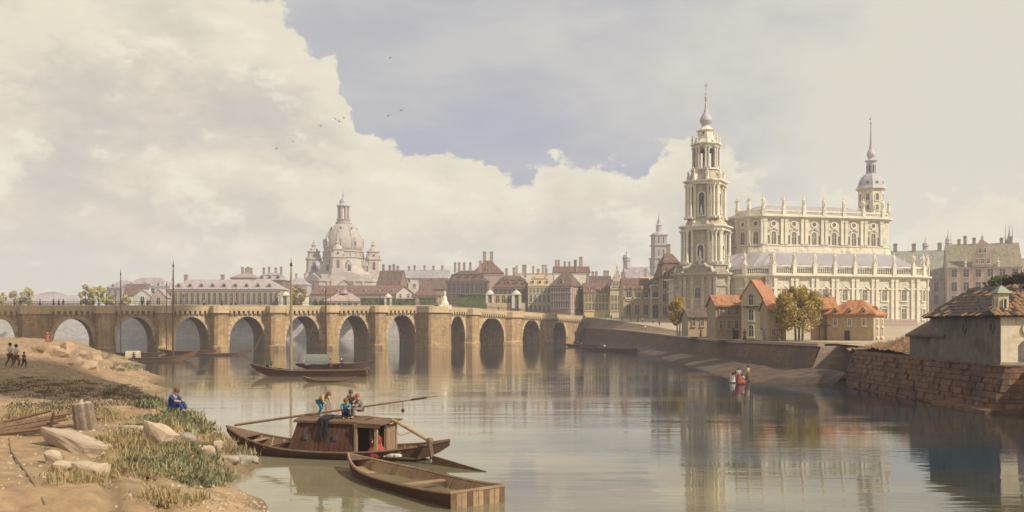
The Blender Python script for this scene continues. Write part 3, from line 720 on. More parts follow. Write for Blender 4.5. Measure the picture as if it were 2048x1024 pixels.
def balustrade(par, pts, z0, z1, ped, stat, every=1, mt=ST_CT, sh=None, scale=1.0, meshes=None):
    """pedestals at pts, rails and balusters between, statues on pedestals"""
    meshes = meshes or STAT
    for k, p in enumerate(pts):
        m = MB(); m.box(-ped/2,ped/2,-ped/2,ped/2,0,z1-z0); m.box(-ped/2-.12,ped/2+.12,-ped/2-.12,ped/2+.12,z1-z0+.001,z1-z0+.25)
        d = (pts[min(k+1,len(pts)-1)]-pts[max(k-1,0)]); rz = atan2(d.y, d.x)
        m.build('pedestal', mt, par, (p.x, p.y, z0), rz)
        if stat and k % every == 0: link('statue', meshes[(k*7+3) % len(meshes)], par, (p.x, p.y, z1+.25), rz+random.Random(k).uniform(-.5,.5), scale*1.4)
    for a, b in zip(pts[:-1], pts[1:]):
        d = b-a; ln = d.length; rz = atan2(d.y, d.x); c = (a+b)/2; l2 = ln/2-ped/2; H = z1-z0
        if l2 < .3: continue
        MB().box(-l2,l2,-.3,.3,0,.55).build('bottom_rail', mt, par, (c.x, c.y, z0), rz); MB().box(-l2,l2,-.3,.3,H-.5,H-.02).build('top_rail', mt, par, (c.x, c.y, z0), rz)
        m = MB(); nb = max(2, int(2*l2/.62))
        for q in range(nb):
            x = -l2+(q+.5)*2*l2/nb; m.lathe([(.13,.55),(.22,.55+(H-1.05)*.3),(.09,.55+(H-1.05)*.75),(.14,H-.5)], 5, (x,0,0))
        tag(m.build('balusters', mt, par, (c.x, c.y, z0), rz), kind='stuff')
def V2(l): return [Vector(p) for p in l]
lp = V2(offset_poly(low_poly, -.1))
front_pts = [Vector((x, .1)) for x in np.linspace(.3, 51, 8)]
right_pts = [Vector((51+10.9*cos(a), 11+10.9*sin(a))) for a in (-pi/2+.42, -pi/2+.84, -pi/2+1.22, 0)]+[Vector((61.9, 20)), Vector((61.9,30)), Vector((61.9,38))]
balustrade(cat_, front_pts+right_pts, zc+.002, zbt, 1.3, True)
balustrade(cat_, V2([(-19.4,12.3),(-10.4,10.2),(-7.0,5.4),(-.2,.5)]), zc+.002, zbt, 1.2, True)
# lean-to roof, attic skirt
zr0, zr1 = 25.2-ZB, 31.0-ZB
r = MB(); lo = offset_poly(low_poly, -1.2); upo = offset_poly(up_poly, 1.4)
def resample(poly, n, c):
    out = []
    for k in range(n):
        a = 2*pi*k/n; d = Vector((cos(a), sin(a))); best = None
        for i in range(len(poly)):
            p, q = Vector(poly[i])-c, Vector(poly[(i+1)%len(poly)])-c; e = q-p; den = d.x*e.y-d.y*e.x
            if abs(den) < 1e-9: continue
            tt = (p.x*e.y-p.y*e.x)/den; u = (p.x*d.y-p.y*d.x)/den
            if tt > 0 and -1e-6 <= u <= 1+1e-6: best = tt
        out.append((c.x+d.x*best, c.y+d.y*best))
    return out
cc = Vector((23, 24.5)); A_ = resample(lo, 72, cc); B_ = resample(upo, 72, cc); n = 72
r.add([(x,y,zr0) for x,y in A_]+[(x,y,zr1) for x,y in B_], [(i,(i+1)%n,(i+1)%n+n,i+n) for i in range(n)])
r.build('aisle_roof', LEAD, cat_)
sk = MB(); sk.prism(offset_poly(up_poly, 1.5), zr1-2.0, 33.4-ZB, 0, True, offset_poly(up_poly, .1)); sk.build('attic_skirt', ST_CA, cat_)
zu0, zu1 = 33.4-ZB, 42.6-ZB
MB().prism(up_poly, zu0-.2, zu1).build('clerestory_wall', ST_CA, cat_)
bands(cat_, up_poly, [(zu0, zu0+.5, .35), (zu1+.002, zu1+.45, .5), (zu1+.452, 43.5-ZB, 1.3)])
zub = 45.4-ZB
ufront = [Vector((x, 10.1)) for x in np.linspace(2.0, 46.5, 7)]
balustrade(cat_, V2([(-3.8,17),(-1.7,12.8)])+ufront+[Vector((46.5+4.4*cos(-.7), 14.5+4.4*sin(-.7))), Vector((50.9, 22)), Vector((50.9,31))], 43.5-ZB+.002, zub, 1.0, True, scale=1.05)
# upper roof
r = MB(); pr = offset_poly(up_poly, -1.0); r.prism(pr, zub-1.3, 48.2-ZB, 0, True, [(23+(x-23)*.62, 24.5+(y-24.5)*.35) for x,y in pr]); r.build('nave_roof', LEAD, cat_)
# pilasters, windows of the long side
def pil(par, x, y, z0, z1, w=.95, rz=0.0, dp=.45, mt=ST_CT):
    m = MB(); m.box(-w/2,w/2,-dp,.2,0,z1-z0); m.box(-w/2-.15,w/2+.15,-dp-.15,.2,0,.7); m.box(-w/2-.12,w/2+.12,-dp-.12,.2,z1-z0-1.1,z1-z0-.02); m.box(-w/2-.22,w/2+.22,-dp-.22,.2,z1-z0-.35,z1-z0-.01)
    m.build('pilaster', mt, par, (x, y, z0), rz)
def hood(par, x, y, z, w, kind, rz=0.0, mt=ST_CT):
    m = MB()
    if kind == 'tri': m.extr([(-w/2,0),(-w/2,-.35),(0,.75),(w/2,-.35),(w/2,0),(0,1.15)], .5, 'y', 0, -.5)
    elif kind == 'curl':
        pts = [(-w/2-.1,-.2),(-w/2,.3),(-w*.3,.45),(-w*.15,.85),(0,1.0),(w*.15,.85),(w*.3,.45),(w/2,.3),(w/2+.1,-.2)]
        m.tube([(a,-.3,b) for a,b in pts], .2, 5)
    else: m.tube([(w/2*cos(a),-.3,w*.28*sin(a)) for a in np.linspace(pi,0,9)], .2, 5)
    m.build('window_hood', mt, par, (x, y, z), rz)
W_up = window_mesh(1.7, 4.3, 'arch', ST_CT, GLASSL, .3); W_ups = window_mesh(.75, 3.0, 'rect', ST_CT, GLASSL, .22, False); W_ro = window_mesh(1.5, 1.5, 'round', ST_CT, GLASSL, .42)
W_lo = window_mesh(1.9, 3.6, 'arch', ST_CT, GLASSL, .3); W_lb = window_mesh(1.9, 3.3, 'rect', ST_CT, GLASSL, .3)
ub = np.linspace(2.0, 46.5, 7)
for x in ub[1:-1]: pil(cat_, x-.75, 10, zu0+.5, zu1); pil(cat_, x+.75, 10, zu0+.5, zu1)
pil(cat_, 2.6, 10, zu0+.5, zu1); pil(cat_, 45.8, 10, zu0+.5, zu1)
for a, b in zip(ub[:-1], ub[1:]):
    x = (a+b)/2; link('window', W_up, cat_, (x, 9.95, 33.9-ZB)); link('window', W_ro, cat_, (x, 9.95, 40.0-ZB))
    for s in (-1.85, 1.85): link('window', W_ups, cat_, (x+s, 9.95, 34.0-ZB))
    hood(cat_, x, 9.9, 38.6-ZB, 2.4, 'curl')
lb = np.linspace(.3, 51, 8)
for x in lb[1:-1]: pil(cat_, x-.8, 0, 1.2, zl); pil(cat_, x+.8, 0, 1.2, zl)
pil(cat_, .8, 0, 1.2, zl); pil(cat_, 50.4, 0, 1.2, zl)
for a, b in zip(lb[:-1], lb[1:]):
    x = (a+b)/2; link('window', W_lo, cat_, (x, -.05, 15.0-ZB)); hood(cat_, x, -.1, 18.75-ZB, 3.0, 'tri'); link('window', W_lb, cat_, (x, -.05, 9.0-ZB)); hood(cat_, x, -.1, 12.7-ZB, 2.6, 'arc')
for a in (-pi/2+.42, -pi/2+.95, -pi/2+1.4):
    x, y = 51+11.05*cos(a), 11+11.05*sin(a); rz = a+pi/2
    link('window', W_lo, cat_, (x, y, 15.0-ZB), rz); link('window', W_lb, cat_, (x, y, 9.0-ZB), rz); hood(cat_, x, y, 18.75-ZB, 3.0, 'tri', rz)
for a in (-pi/2+.14, -pi/2+.68, -pi/2+1.17): pil(cat_, 51+11*cos(a), 11+11*sin(a), 1.2, zl, rz=a+pi/2)
# left end bays
for (p, q) in (((-4,17),(-1.8,12.6)), ((-1.8,12.6),(1.8,10))):
    c = (Vector(p)+Vector(q))/2; d = Vector(q)-Vector(p); rz = atan2(d.y, d.x); nrm = Vector((d.y,-d.x)).normalized()*.05
    link('window', window_mesh(1.7,4.3,'arch',ST_CT,GLASSL,.3), cat_, (c.x+nrm.x, c.y+nrm.y, 33.9-ZB), rz); link('window', W_ro, cat_, (c.x+nrm.x, c.y+nrm.y, 40.0-ZB), rz)
for p, rz in (((-4,17),-1.3),((-1.8,12.6),-.85),((1.6,10.1),-.3)): pil(cat_, p[0], p[1], zu0+.5, zu1, .8, rz)
for (p, q) in (((-20,12),(-10.5,10)), ((-7.2,5.2),(0,0))):
    c = (Vector(p)+Vector(q))/2; d = Vector(q)-Vector(p); rz = atan2(d.y, d.x); nrm = Vector((d.y,-d.x)).normalized()*.05
    link('window', W_lo, cat_, (c.x+nrm.x, c.y+nrm.y, 14.5-ZB), rz); hood(cat_, c.x, c.y, 18.2-ZB, 3.2, 'arc', rz); link('window', W_ro, cat_, (c.x+nrm.x, c.y+nrm.y, 19.5-ZB), rz)
    for s in (-.42, .42): pil(cat_, c.x+d.x*s, c.y+d.y*s, 1.2, zl, 1.0, rz)
# ---- bell tower
tw = empty('bell_tower', (0,0,0), 0); tw.parent = cat_
TWp = Vector((X_(1412, 297), 297.0)); dl = TWp-Vector(CO); ci, si = cos(-TH), sin(-TH)
tw.location = (dl.x*ci-dl.y*si, dl.x*si+dl.y*ci, 0); tw.rotation_euler = (0, 0, radians(-30)-TH)
def oct_(a, c):   # square of half side a with corners cut by c, ccw from front left
    return [(-a+c,-a),(a-c,-a),(a,-a+c),(a,a-c),(a-c,a),(-a+c,a),(-a,a-c),(-a,-a+c)]
tz = lambda py: Z_(py, 297)-ZB
def tube_col(par, x, y, z0, z1, r, mt=ST_CT):
    m = MB(); H = z1-z0; m.box(-r*1.5,r*1.5,-r*1.5,r*1.5,0,r*1.6); m.lathe([(r*1.25,r*1.6),(r*1.25,r*2.2),(r,r*2.4),(r*.86,H-r*3.2),(r*1.0,H-r*3.0),(r*1.5,H-r*1.0)], 10); m.box(-r*1.6,r*1.6,-r*1.6,r*1.6,H-r*1.0,H-.01)
    m.build('column', mt, par, (x, y, z0))
# base storey
b0, b1 = -1.5, tz(556)
MB().prism(oct_(8.6,2.5), b0, b1).build('tower_base', ST_TW, tw)
bands(tw, oct_(8.6,2.5), [(b1+.002, b1+.6, .6), (b1+.602, b1+1.4, 1.3), (tz(575), tz(575)+.5, .4)], ST_TW)
bands(tw, oct_(8.6,2.5), [(b0, 2.0, .5)], ST_TW, 'plinth')
MB().prism(oct_(8.2,2.5), b1+1.402, tz(534)).build('attic', ST_TW, tw); bands(tw, oct_(8.2,2.5), [(tz(534)+.002, tz(534)+.5, .4)], ST_TW)
for face in range(4):
    rz = face*pi/2; ca, sa = cos(rz), sin(rz)
    def R(x, y): return (x*ca-y*sa, x*sa+y*ca)
    for x in (-6.2,-4.6,-1.9,1.9,4.6,6.2):
        q = R(x*.93, -8.6); pil(tw, q[0], q[1], 2.0, b1, .9, rz, .6, ST_TW)
    q = R(0,-8.66); link('door' if face == 0 else 'window', window_mesh(2.2,5.2,'arch',ST_TW,GLASS,.4,False), tw, (q[0],q[1],.2 if face == 0 else 1.2), rz)
    q = R(0,-8.66); link('window', window_mesh(1.8,3.6,'arch',ST_TW,GLASS,.4), tw, (q[0],q[1],9.6), rz)
    hood(tw, R(0,-8.7)[0], R(0,-8.7)[1], 14.0, 4.6, 'arc', rz, ST_TW); hood(tw, R(0,-8.7)[0], R(0,-8.7)[1], 6.6, 3.4, 'arc', rz, ST_TW)
    # reclining volutes over the base
    for sx in (-1, 1):
        v = MB(); v.tube([(sx*5.2,-8.7,b1+1.5),(sx*4.6,-8.9,b1+3.0),(sx*3.2,-8.9,b1+3.3),(sx*2.2,-8.9,b1+4.4)], [.75,.6,.5,.35], 6); v.build('volute', ST_CT, tw, (0,0,0), rz)
# column storeys
def storey(z0, z1, a, c, colr, ent, wz0, wz1, ww, ncol=2, mt=ST_TW, stat=None, openw=False):
    MB().prism(oct_(a*.86, c*1.05), z0, z1).build('storey_wall', mt, tw)
    for face in range(4):
        rz = face*pi/2; ca, sa = cos(rz), sin(rz)
        def R(x, y): return (x*ca-y*sa, x*sa+y*ca)
        q = R(0, -a*.86-.02); link('window', window_mesh(ww, wz1-wz0, 'arch', ST_CT, GLASS, .45, False), tw, (q[0], q[1], wz0), rz)
        s = MB(); s.lathe([(.5,0),(.5,.5),(.35,.6),(.38,1.6),(.3,2.2),(.1,2.5),(.2,2.8),(.02,3.05)], 7); s.build('niche_statue', ST_CT, tw, (*R(0,-a*.86-.28), wz0+.2))
        for x in (-a+c+.1, a-c-.1):
            q = R(x, -a+.1); tube_col(tw, q[0], q[1], z0, z1, colr)
        for k in range(ncol):      # free columns on the cut corners
            f = (k+.5)/ncol; p = R(a-c+c*f*1.0+.35, -a+c*f-.35); tube_col(tw, p[0], p[1], z0, z1, colr)
        for x in (-a*.42, a*.42): pil(tw, *R(x, -a*.86), z0, z1, .7, rz, .4, ST_CT)
    po = oct_(a+.15, c*.9)
    bands(tw, po, [(z1+.002, z1+ent*.45, .2), (z1+ent*.45+.002, z1+ent*.7, .55), (z1+ent*.7+.002, z1+ent, 1.0)], ST_CT, 'entablature')
    MB().prism(oct_(a-.3, c), z1+ent*.2, z1+ent-.02).build('ceiling_slab', mt, tw)
    if stat:
        for k in range(8):
            ang = pi/4*k+pi/8*(1 if stat > 1 else 0); rr = a*1.06; link('statue', STAT[k % 4], tw, (rr*cos(ang), rr*sin(ang), z1+ent), ang+pi/2, 1.25)
s1a, s1b = tz(534)+.5, tz(463)
storey(s1a, s1b, 6.7, 2.3, .48, 1.5, tz(520), tz(492), 2.0)
# volutes between the storeys
def taper(z0, z1, a0, c0, a1, c1, mt=ST_TW):
    MB().prism(oct_(a0,c0), z0, z1, 0, True, oct_(a1,c1)).build('stepped_base', mt, tw)
    for k in range(8):
        a = pi/8+pi/4*k; r0 = a0*1.08; r1 = a1*1.05
        v = MB(); v.tube([(r0*cos(a),r0*sin(a),z0+.2),(r0*.98*cos(a),r0*.98*sin(a),z0+(z1-z0)*.4),(r1*cos(a),r1*sin(a),z0+(z1-z0)*.7),(r1*cos(a),r1*sin(a),z1)], [.7,.6,.4,.5], 6); v.build('volute', ST_CT, tw)
zz1 = s1b+1.5
taper(zz1+.002, tz(440), 6.0, 2.2, 5.2, 1.9)
storey(tz(440)+.002, tz(372), 5.45, 1.9, .42, 1.3, tz(432), tz(388), 1.9, stat=2)
zz2 = tz(372)+1.3
taper(zz2+.002, tz(343), 4.9, 1.8, 4.1, 1.6)
bands(tw, oct_(4.1,1.6), [(tz(343)+.002, tz(343)+.5, .5)], ST_CT)
# open belfry: eight piers carry arches
z0, z1 = tz(343)+.51, tz(296)
for k in range(8):
    a = pi/8+pi/4*k; x, y = 3.75*cos(a), 3.75*sin(a)
    MB().obox((0,0,0), 1.0, 1.0, z1-z0, 0).build('belfry_pier', ST_TW, tw, (x, y, z0), a)
    for s in (-.11, .11): tube_col(tw, 4.35*cos(a+s*1.1), 4.35*sin(a+s*1.1), z0, z1, .30)
    a2 = a+pi/8; 
    m = MB(); hw = .98; pr = [(-hw-.3,z1-.02),(hw+.3,z1-.02),(hw+.3,z1-2.2)]+[(hw*cos(q), z1-2.2+1.5*sin(q)) for q in np.linspace(0,pi,9)]+[(-hw-.3,z1-2.2)]
    m.extr(pr, .7, 'y', 0, -.35); m.build('belfry_arch', ST_TW, tw, (3.55*cos(a2), 3.55*sin(a2), 0), a2+pi/2)
bl = MB(); bl.lathe([(1.15,0),(1.0,.5),(.75,1.4),(.5,2.0),(.15,2.2)], 12); bl.build('bell', mat('bell bronze', (.13,.10,.06), metal=.6, rough=.5), tw, (0,0,z0+3.4)); MB().box(-3.4,3.4,-.15,.15,0,.35).build('bell_beam', DARK, tw, (0,0,z0+5.6), .4)
p8 = [(4.25*cos(pi/8+pi/4*k), 4.25*sin(pi/8+pi/4*k)) for k in range(8)]
bands(tw, p8, [(z1+.002, z1+.5, .15), (z1+.502, z1+.8, .5), (z1+.802, z1+1.15, .85)], ST_CT, 'entablature')
MB().prism(offset_poly(p8,-.3), z1+.3, z1+1.1).build('ceiling_slab', ST_TW, tw)
for k in range(8):
    a = pi/8+pi/4*k; u = MB(); u.lathe([(.35,0),(.35,.9),(.2,1.0),(.45,1.5),(.35,2.0),(.12,2.2),(.22,2.5),(.02,3.2)], 8); u.build('urn', ST_CT, tw, (4.5*cos(a), 4.5*sin(a), z1+1.15))
z2 = z1+1.152
MB().lathe([(3.9,z2),(3.2,z2+.9),(2.7,z2+1.6),(2.65,tz(265)),(3.0,tz(264)),(3.3,tz(262)),(2.2,tz(259)),(1.7,tz(255))], 8, (0,0,0), 0, pi/8).build('crown', ST_CT, tw)
for k in range(4): link('window', window_mesh(.8,1.1,'round',ST_CT,GLASS,.25), tw, (2.55*cos(pi/2*k-pi/2), 2.55*sin(pi/2*k-pi/2), tz(272)), pi/2*k)
on = [(1.6,tz(255)+.01),(1.25,tz(251)),(1.75,tz(247)),(2.15,tz(242)),(1.95,tz(237)),(1.35,tz(231)),(.8,tz(225)),(.45,tz(217)),(.28,tz(206)),(.22,tz(202)),(.5,tz(200.5)),(.3,tz(199)),(.5,tz(196)),(.3,tz(193)),(.1,tz(191)),(.32,tz(188)),(.08,tz(186)),(.06,tz(166))]
MB().lathe(on, 16).build('onion_spire', LEADP, tw, smooth=False)
c = MB(); c.box(-.09,.09,-.09,.09,tz(178),tz(164)); c.box(-.75,.75,-.08,.08,tz(172),tz(171)); c.build('cross', mat('gilt iron', (.35,.26,.12), rough=.5, bump=0), tw, (0,0,0), .5)
# ================================================================== domed church (left of centre)
Yf = 640.0; mf = Yf/F
dc = empty('domed_church', (X_(687, Yf), Yf, 10), radians(14), 'great domed church with corner turrets above the brown roofs', 'church')
fz = lambda py: Z_(py, Yf)-10
hw = 26.0
sq = oct_(hw, 8)
MB().prism(sq, 0, fz(566)).build('wall', ST_FR, dc); bands(dc, sq, [(fz(566)+.002, fz(562), .9), (fz(590), fz(588), .5)], ST_FR)
MB().prism(oct_(24.5,8), fz(562)+.002, fz(552)).build('attic', ST_FR, dc)
for face in range(4):
    rz = face*pi/2; ca, sa = cos(rz), sin(rz)
    def R(x, y): return (x*ca-y*sa, x*sa+y*ca)
    q = R(0,-hw)
    m = MB(); m.extr([(-12,fz(562)),(12,fz(562))]+[(12*cos(a), fz(562)+5.2*sin(a)) for a in np.linspace(.15,pi-.15,9)], 2.0, 'y', 0, -hw-.7); m.build('pediment', ST_FR, dc, (0,0,0), rz)
    for x in (-9,-3,3,9): link('window', window_mesh(2.4,8,'arch',ST_FR,GLASS,.5), dc, (*R(x,-hw-.05), fz(595)), rz)
    for x in (-12,-6,0,6,12): pil(dc, *R(x,-hw), 0, fz(566), 1.4, rz, .7, ST_FR)
    rz2 = rz+pi/4; ca2, sa2 = cos(rz2), sin(rz2); dd = (2*hw-8)/sqrt(2)
    m = MB(); m.extr([(-7,fz(563)),(7,fz(563)),(0,fz(550))], 1.6, 'y', 0, -dd-.6); m.build('gable', ST_FR, dc, (0,0,0), rz2)
    link('window', window_mesh(2.2,7,'arch',ST_FR,GLASS,.5), dc, (dd*sa2*1.001, -dd*ca2*1.001, fz(590)), rz2)
# four stair turrets at the cut corners
tb = fz(552)
def turret(x, y):
    t = MB(); t.prism(oct_(6.4,1.6), -14, 4, 0, True, oct_(5.6,1.5)); t.prism(oct_(5.0,1.4), 4.002, fz(520)-tb); t.prism(oct_(5.8,1.6), fz(520)-tb+.002, fz(517.5)-tb); t.prism(oct_(4.4,1.2), fz(517.5)-tb+.004, fz(505)-tb, 0, True, oct_(3.8,1.0))
    t.prism(oct_(4.6,1.2), fz(505)-tb+.002, fz(503)-tb); t.lathe([(3.6,fz(503)-tb+.002),(2.8,fz(498)-tb),(1.5,fz(495)-tb),(1.3,fz(493)-tb),(2.0,fz(490.5)-tb),(.6,fz(487)-tb),(.9,fz(485)-tb),(.1,fz(480)-tb)], 8, (0,0,0), 0, pi/8)
    p = t.build('turret', ST_FR, dc, (x, y, tb), radians(0))
    for k in range(4):
        rz = k*pi/2; link('window', window_mesh(1.9,6,'arch',ST_FR,GLASS,.4), p, (5.05*sin(rz), -5.05*cos(rz), fz(541)-tb), rz); link('window', window_mesh(1.6,1.6,'round',ST_FR,GLASS,.4), p, (4.35*sin(rz), -4.35*cos(rz), fz(514)-tb), rz)
    for sx in (-1,1):
        for sy in (-1,1): u = MB(); u.lathe([(.5,0),(.7,1.2),(.3,1.8),(.05,3.2)], 6); u.build('urn', ST_FR, p, (sx*4.3, sy*4.3, fz(517.5)-tb))
for k in range(4):
    a = radians(-90+90*k)-radians(14)
    turret(21.5*cos(a), 21.5*sin(a))
# bell shaped lower roof, drum, dome
pr = [(22.5,fz(553)),(19.6,fz(545)),(16.8,fz(535)),(15.2,fz(526)),(14.3,fz(519))]
MB().lathe(pr, 40).build('dome_skirt', ST_FR, dc)
MB().lathe([(q*.93,z) for q,z in [(15.2,fz(519)),(16.2,fz(517)),(16.2,fz(515)),(15.0,fz(514)),(15.0,fz(506)),(15.8,fz(505)),(15.8,fz(503)),(14.9,fz(502))]], 40).build('drum', ST_FR, dc)
for k in range(40): 
    a = 2*pi*k/40; MB().box(-.45,.45,-.4,.4,0,fz(506)-fz(514)).build('drum_pilaster', ST_FR, dc, (14.1*cos(a), 14.1*sin(a), fz(514)), a) if k % 2 == 0 else None
dome = [(13.8,fz(502)),(14.0,fz(495)),(13.8,fz(488)),(13.2,fz(480)),(12.1,fz(472)),(10.4,fz(463)),(8.4,fz(455.5)),(6.5,fz(451)),(5.1,fz(448.5))]
MB().lathe(dome, 48).build('dome', ST_FR, dc, smooth=True)
for k in range(8):
    a = 2*pi*k/8+pi/8; MB().tube([(r*1.005*cos(a), r*1.005*sin(a), z) for r, z in dome], [.55]*6+[.45,.4,.35], 5).build('dome_rib', ST_FR, dc)
    a = 2*pi*k/8+radians(-14); 
    link('dome_window', dormer_mesh(3.0,6.4,3.5,'gable',ST_FR,ST_FR), dc, (14.4*sin(a), -14.4*cos(a), fz(496)), a); link('dome_window', dormer_mesh(2.4,2.4,2.4,'round',ST_FR,ST_FR), dc, (10.1*sin(a), -10.1*cos(a), fz(462)), a)
    link('skirt_dormer', dormer_mesh(4.0,8.5,5,'gable',ST_FR,ST_FR), dc, (19.8*sin(a+.39), -19.8*cos(a+.39), fz(547)), a+.39)
ln = MB(); ln.lathe([(5.0,fz(449.6)),(5.6,fz(447)),(5.6,fz(445)),(4.6,fz(444.5)),(4.6,fz(441)),(5.2,fz(440.5)),(5.2,fz(439))], 16); ln.build('lantern_base', ST_FR, dc)
for k in range(8):
    a = pi/8+pi/4*k; MB().obox((0,0,0),1.5,1.1,fz(415)-fz(439),0).build('lantern_pier', ST_FR, dc, (3.6*cos(a),3.6*sin(a),fz(439)), a)
MB().lathe([(4.2,fz(415)+.01),(5.0,fz(413)),(5.0,fz(411.5)),(3.4,fz(409)),(2.6,fz(406)),(2.9,fz(403)),(2.4,fz(400)),(1.2,fz(397)),(.7,fz(393)),(.9,fz(391)),(.4,fz(388)),(.5,fz(386)),(.12,fz(384)),(.1,fz(378))], 12).build('lantern_cap', LEADP, dc)

# ================================================================== palace tower behind the church
Yh = 420.0; hz_ = lambda py: Z_(py, Yh)-6
ht = empty('palace_tower', (X_(1742, Yh), Yh, 6), radians(8), 'slim octagonal tower with leaded bell dome and needle spire behind the cream church', 'tower')
R8 = [(5.75*cos(pi/8+pi/4*k), 5.75*sin(pi/8+pi/4*k)) for k in range(8)]
MB().prism(R8, 0, hz_(380)).build('shaft', ST_CA, ht); bands(ht, R8, [(hz_(382),hz_(379.5),.5),(hz_(379.4),hz_(377.5),1.1)], ST_CT)
for k in range(8):
    a = pi/4*k; rr = 5.34
    link('window', window_mesh(1.5,3.2,'arch',ST_CT,GLASS,.5), ht, (rr*sin(a),-rr*cos(a),hz_(403)), a); link('window', window_mesh(1.3,2.4,'arch',ST_CT,GLASS,.3), ht, (rr*sin(a),-rr*cos(a),hz_(422)), a)
    link('dome_window', dormer_mesh(1.6,1.7,1.6,'round',LEADP,LEADP), ht, (5.5*sin(a),-5.5*cos(a),hz_(371)), a)
MB().lathe([(6.7,hz_(377.4)),(6.0,hz_(373)),(5.7,hz_(368)),(5.2,hz_(361)),(4.2,hz_(354)),(2.9,hz_(349.5)),(2.3,hz_(348))], 8, (0,0,0), 0, pi/8).build('bell_dome', LEADP, ht)
MB().lathe([(2.0,hz_(348)+.01),(2.0,hz_(325)),(2.1,hz_(324))], 8, (0,0,0), 0, pi/8).build('lantern', LEADP, ht)
for k in range(8): a = pi/4*k; link('window', window_mesh(.75,3.4,'arch',LEADP,GLASS,.15,False), ht, (1.9*sin(a),-1.9*cos(a),hz_(345)), a)
MB().lathe([(2.2,hz_(324)+.01),(3.0,hz_(322.5)),(2.6,hz_(321)),(1.4,hz_(318.5)),(1.2,hz_(317)),(1.7,hz_(313)),(1.95,hz_(309)),(1.6,hz_(304)),(1.0,hz_(299)),(.6,hz_(290)),(.42,hz_(275)),(.3,hz_(258)),(.25,hz_(249)),(.5,hz_(247)),(.3,hz_(244)),(.08,hz_(242)),(.07,hz_(230))], 12).build('needle_spire', LEADP, ht)
MB().add([(0,0,hz_(238)),(-.95,0,hz_(236.5)),(-.9,0,hz_(239)),(0,0.05,hz_(240))], [(0,1,2,3)]).box(-.1,.1,-.1,.1,hz_(236),hz_(234)).build('weather_vane', DARK, ht)

# ================================================================== distant lavender tower
Yk = 600.0; kz = lambda py: Z_(py, Yk)-9
kt = empty('city_tower', (X_(1318, Yk), Yk, 9), radians(10), 'distant pale square tower with galleries and small lantern left of the bell tower', 'tower')
def sqp(a): return [(-a,-a),(a,-a),(a,a),(-a,a)]
MB().prism(sqp(4.9), 0, kz(518)).build('shaft', wallmat('lilac'), kt); bands(kt, sqp(4.9), [(kz(518)+.002,kz(516),.8),(kz(534),kz(532.5),.7)], wallmat('lilac'))
MB().prism(sqp(4.2), kz(516)+.002, kz(472)).build('upper_shaft', wallmat('lilac'), kt); bands(kt, sqp(4.2), [(kz(492),kz(490),.9),(kz(472)+.002,kz(469.5),.7)], wallmat('lilac'))
for k in range(4):
    a = pi/2*k
    for py, h in ((530,4.0),(514,5.0),(488,5.0)):
        s = 4.93 if py > 520 else 4.23
        for x in (-1.7, 1.7): link('window', window_mesh(1.2,h,'arch',TRIM,GLASS,.25,False), kt, (s*sin(a)+x*cos(a), -s*cos(a)+x*sin(a), kz(py)), a)
MB().lathe([(5.2,kz(469.4)),(4.6,kz(467)),(2.4,kz(464)),(2.0,kz(463)),(2.0,kz(452)),(2.6,kz(451)),(1.6,kz(449)),(1.2,kz(446)),(1.2,kz(442)),(.8,kz(439)),(.35,kz(434)),(.4,kz(432)),(.1,kz(430)),(.08,kz(420))], 8, (0,0,0), 0, pi/8).build('cap', LEADP, kt)

# ================================================================== city houses, left to right
B = building
B('long_shed','long low lavender roofed shed at the far left behind the bridge',-40,162,470,11,606,590,'lilac','lilac',16,'hip',cat='building')
B('warehouse','grey roofed warehouse block behind the low shed at far left',66,118,500,11,592,583,'lilac','grey',14,'hip',cat='building')
B('townhouse','big pale house with wide pink lilac roof left of the long gallery',244,334,440,11,574,555,'white','lilac',16,'hip',rows=[(5,582,1.5,3,'rect'),(5,600,1.5,3,'rect')],dorm=(3,568,1.8,2.2,'gable'))
B('townhouse','narrow house with hipped lilac roof at left edge of the pale house',212,262,455,11,576,560,'lilac','lilac',14,'hip',rows=[(4,584,1.3,2.2,'rect')],dorm=(2,571,1.3,1.8,'gable'))
B('cottage','small cottage with streaked brown roof behind the thin mast',248,292,420,11,590,569,'white','brown',12,'gable',rz=radians(10),rows=[(3,600,1.2,2,'rect')])
B('gatehouse','low white gatehouse with two curved gables beside the long gallery',268,302,410,11,592,580,'white','lilac',6,'gablefront',rows=[(1,600,2.0,3.4,'arch')])
B('gatehouse','low gatehouse with small pointed gable touching the long gallery',302,332,408,11,594,578,'pink','lilac',6,'gablefront',rows=[(1,602,1.8,3.4,'arch')])
ga = B('gallery_building','long ochre gallery with a row of tall arched windows and round dormers',333,560,415,11,579,559,'tan','lilac',18,'hip',cat='building',rows=[(20,597,1.35,5.6,'arch')],dorm=(9,571,2.3,2.3,'round'),chim=[(-.78,2.2,1.6),(-.12,2.2,1.6)])
B('townhouse','plum brown roof with many chimneys behind the right half of the gallery',462,510,450,11,556,545,'brown','pink',14,'hip',chim=[(-.4,2.6),(-.1,2.2),(.1,2.8),(.35,2.2)])
B('townhouse','dark plum mansard with chimneys right of the gallery roof',512,566,452,11,560,545,'brown','lilac',14,'mansard',chim=[(-.7,2.4),(-.3,2.8),(.2,2.4),(.6,2.8)],dorm=(3,554,1.4,2.0,'gable'))
B('gallery_wing','pale low wing with flat grey roof at the right end of the gallery',556,606,410,11,591,580,'white','lilac',12,'hip',rows=[(4,602,1.5,3.6,'arch')],cat='building')
B('townhouse','small lilac house left of the domed church behind the tree',570,614,520,11,570,556,'lilac','lilac',12,'hip',chim=[(-.2,2.6),(.6,2.6)])
B('row_house','long brown tiled roof with round dormers below the domed church',622,806,430,11,588,572,'stone','red',16,'gable',rows=[(12,601,1.2,2.2,'rect')],dorm=(6,581,1.6,1.7,'round'))
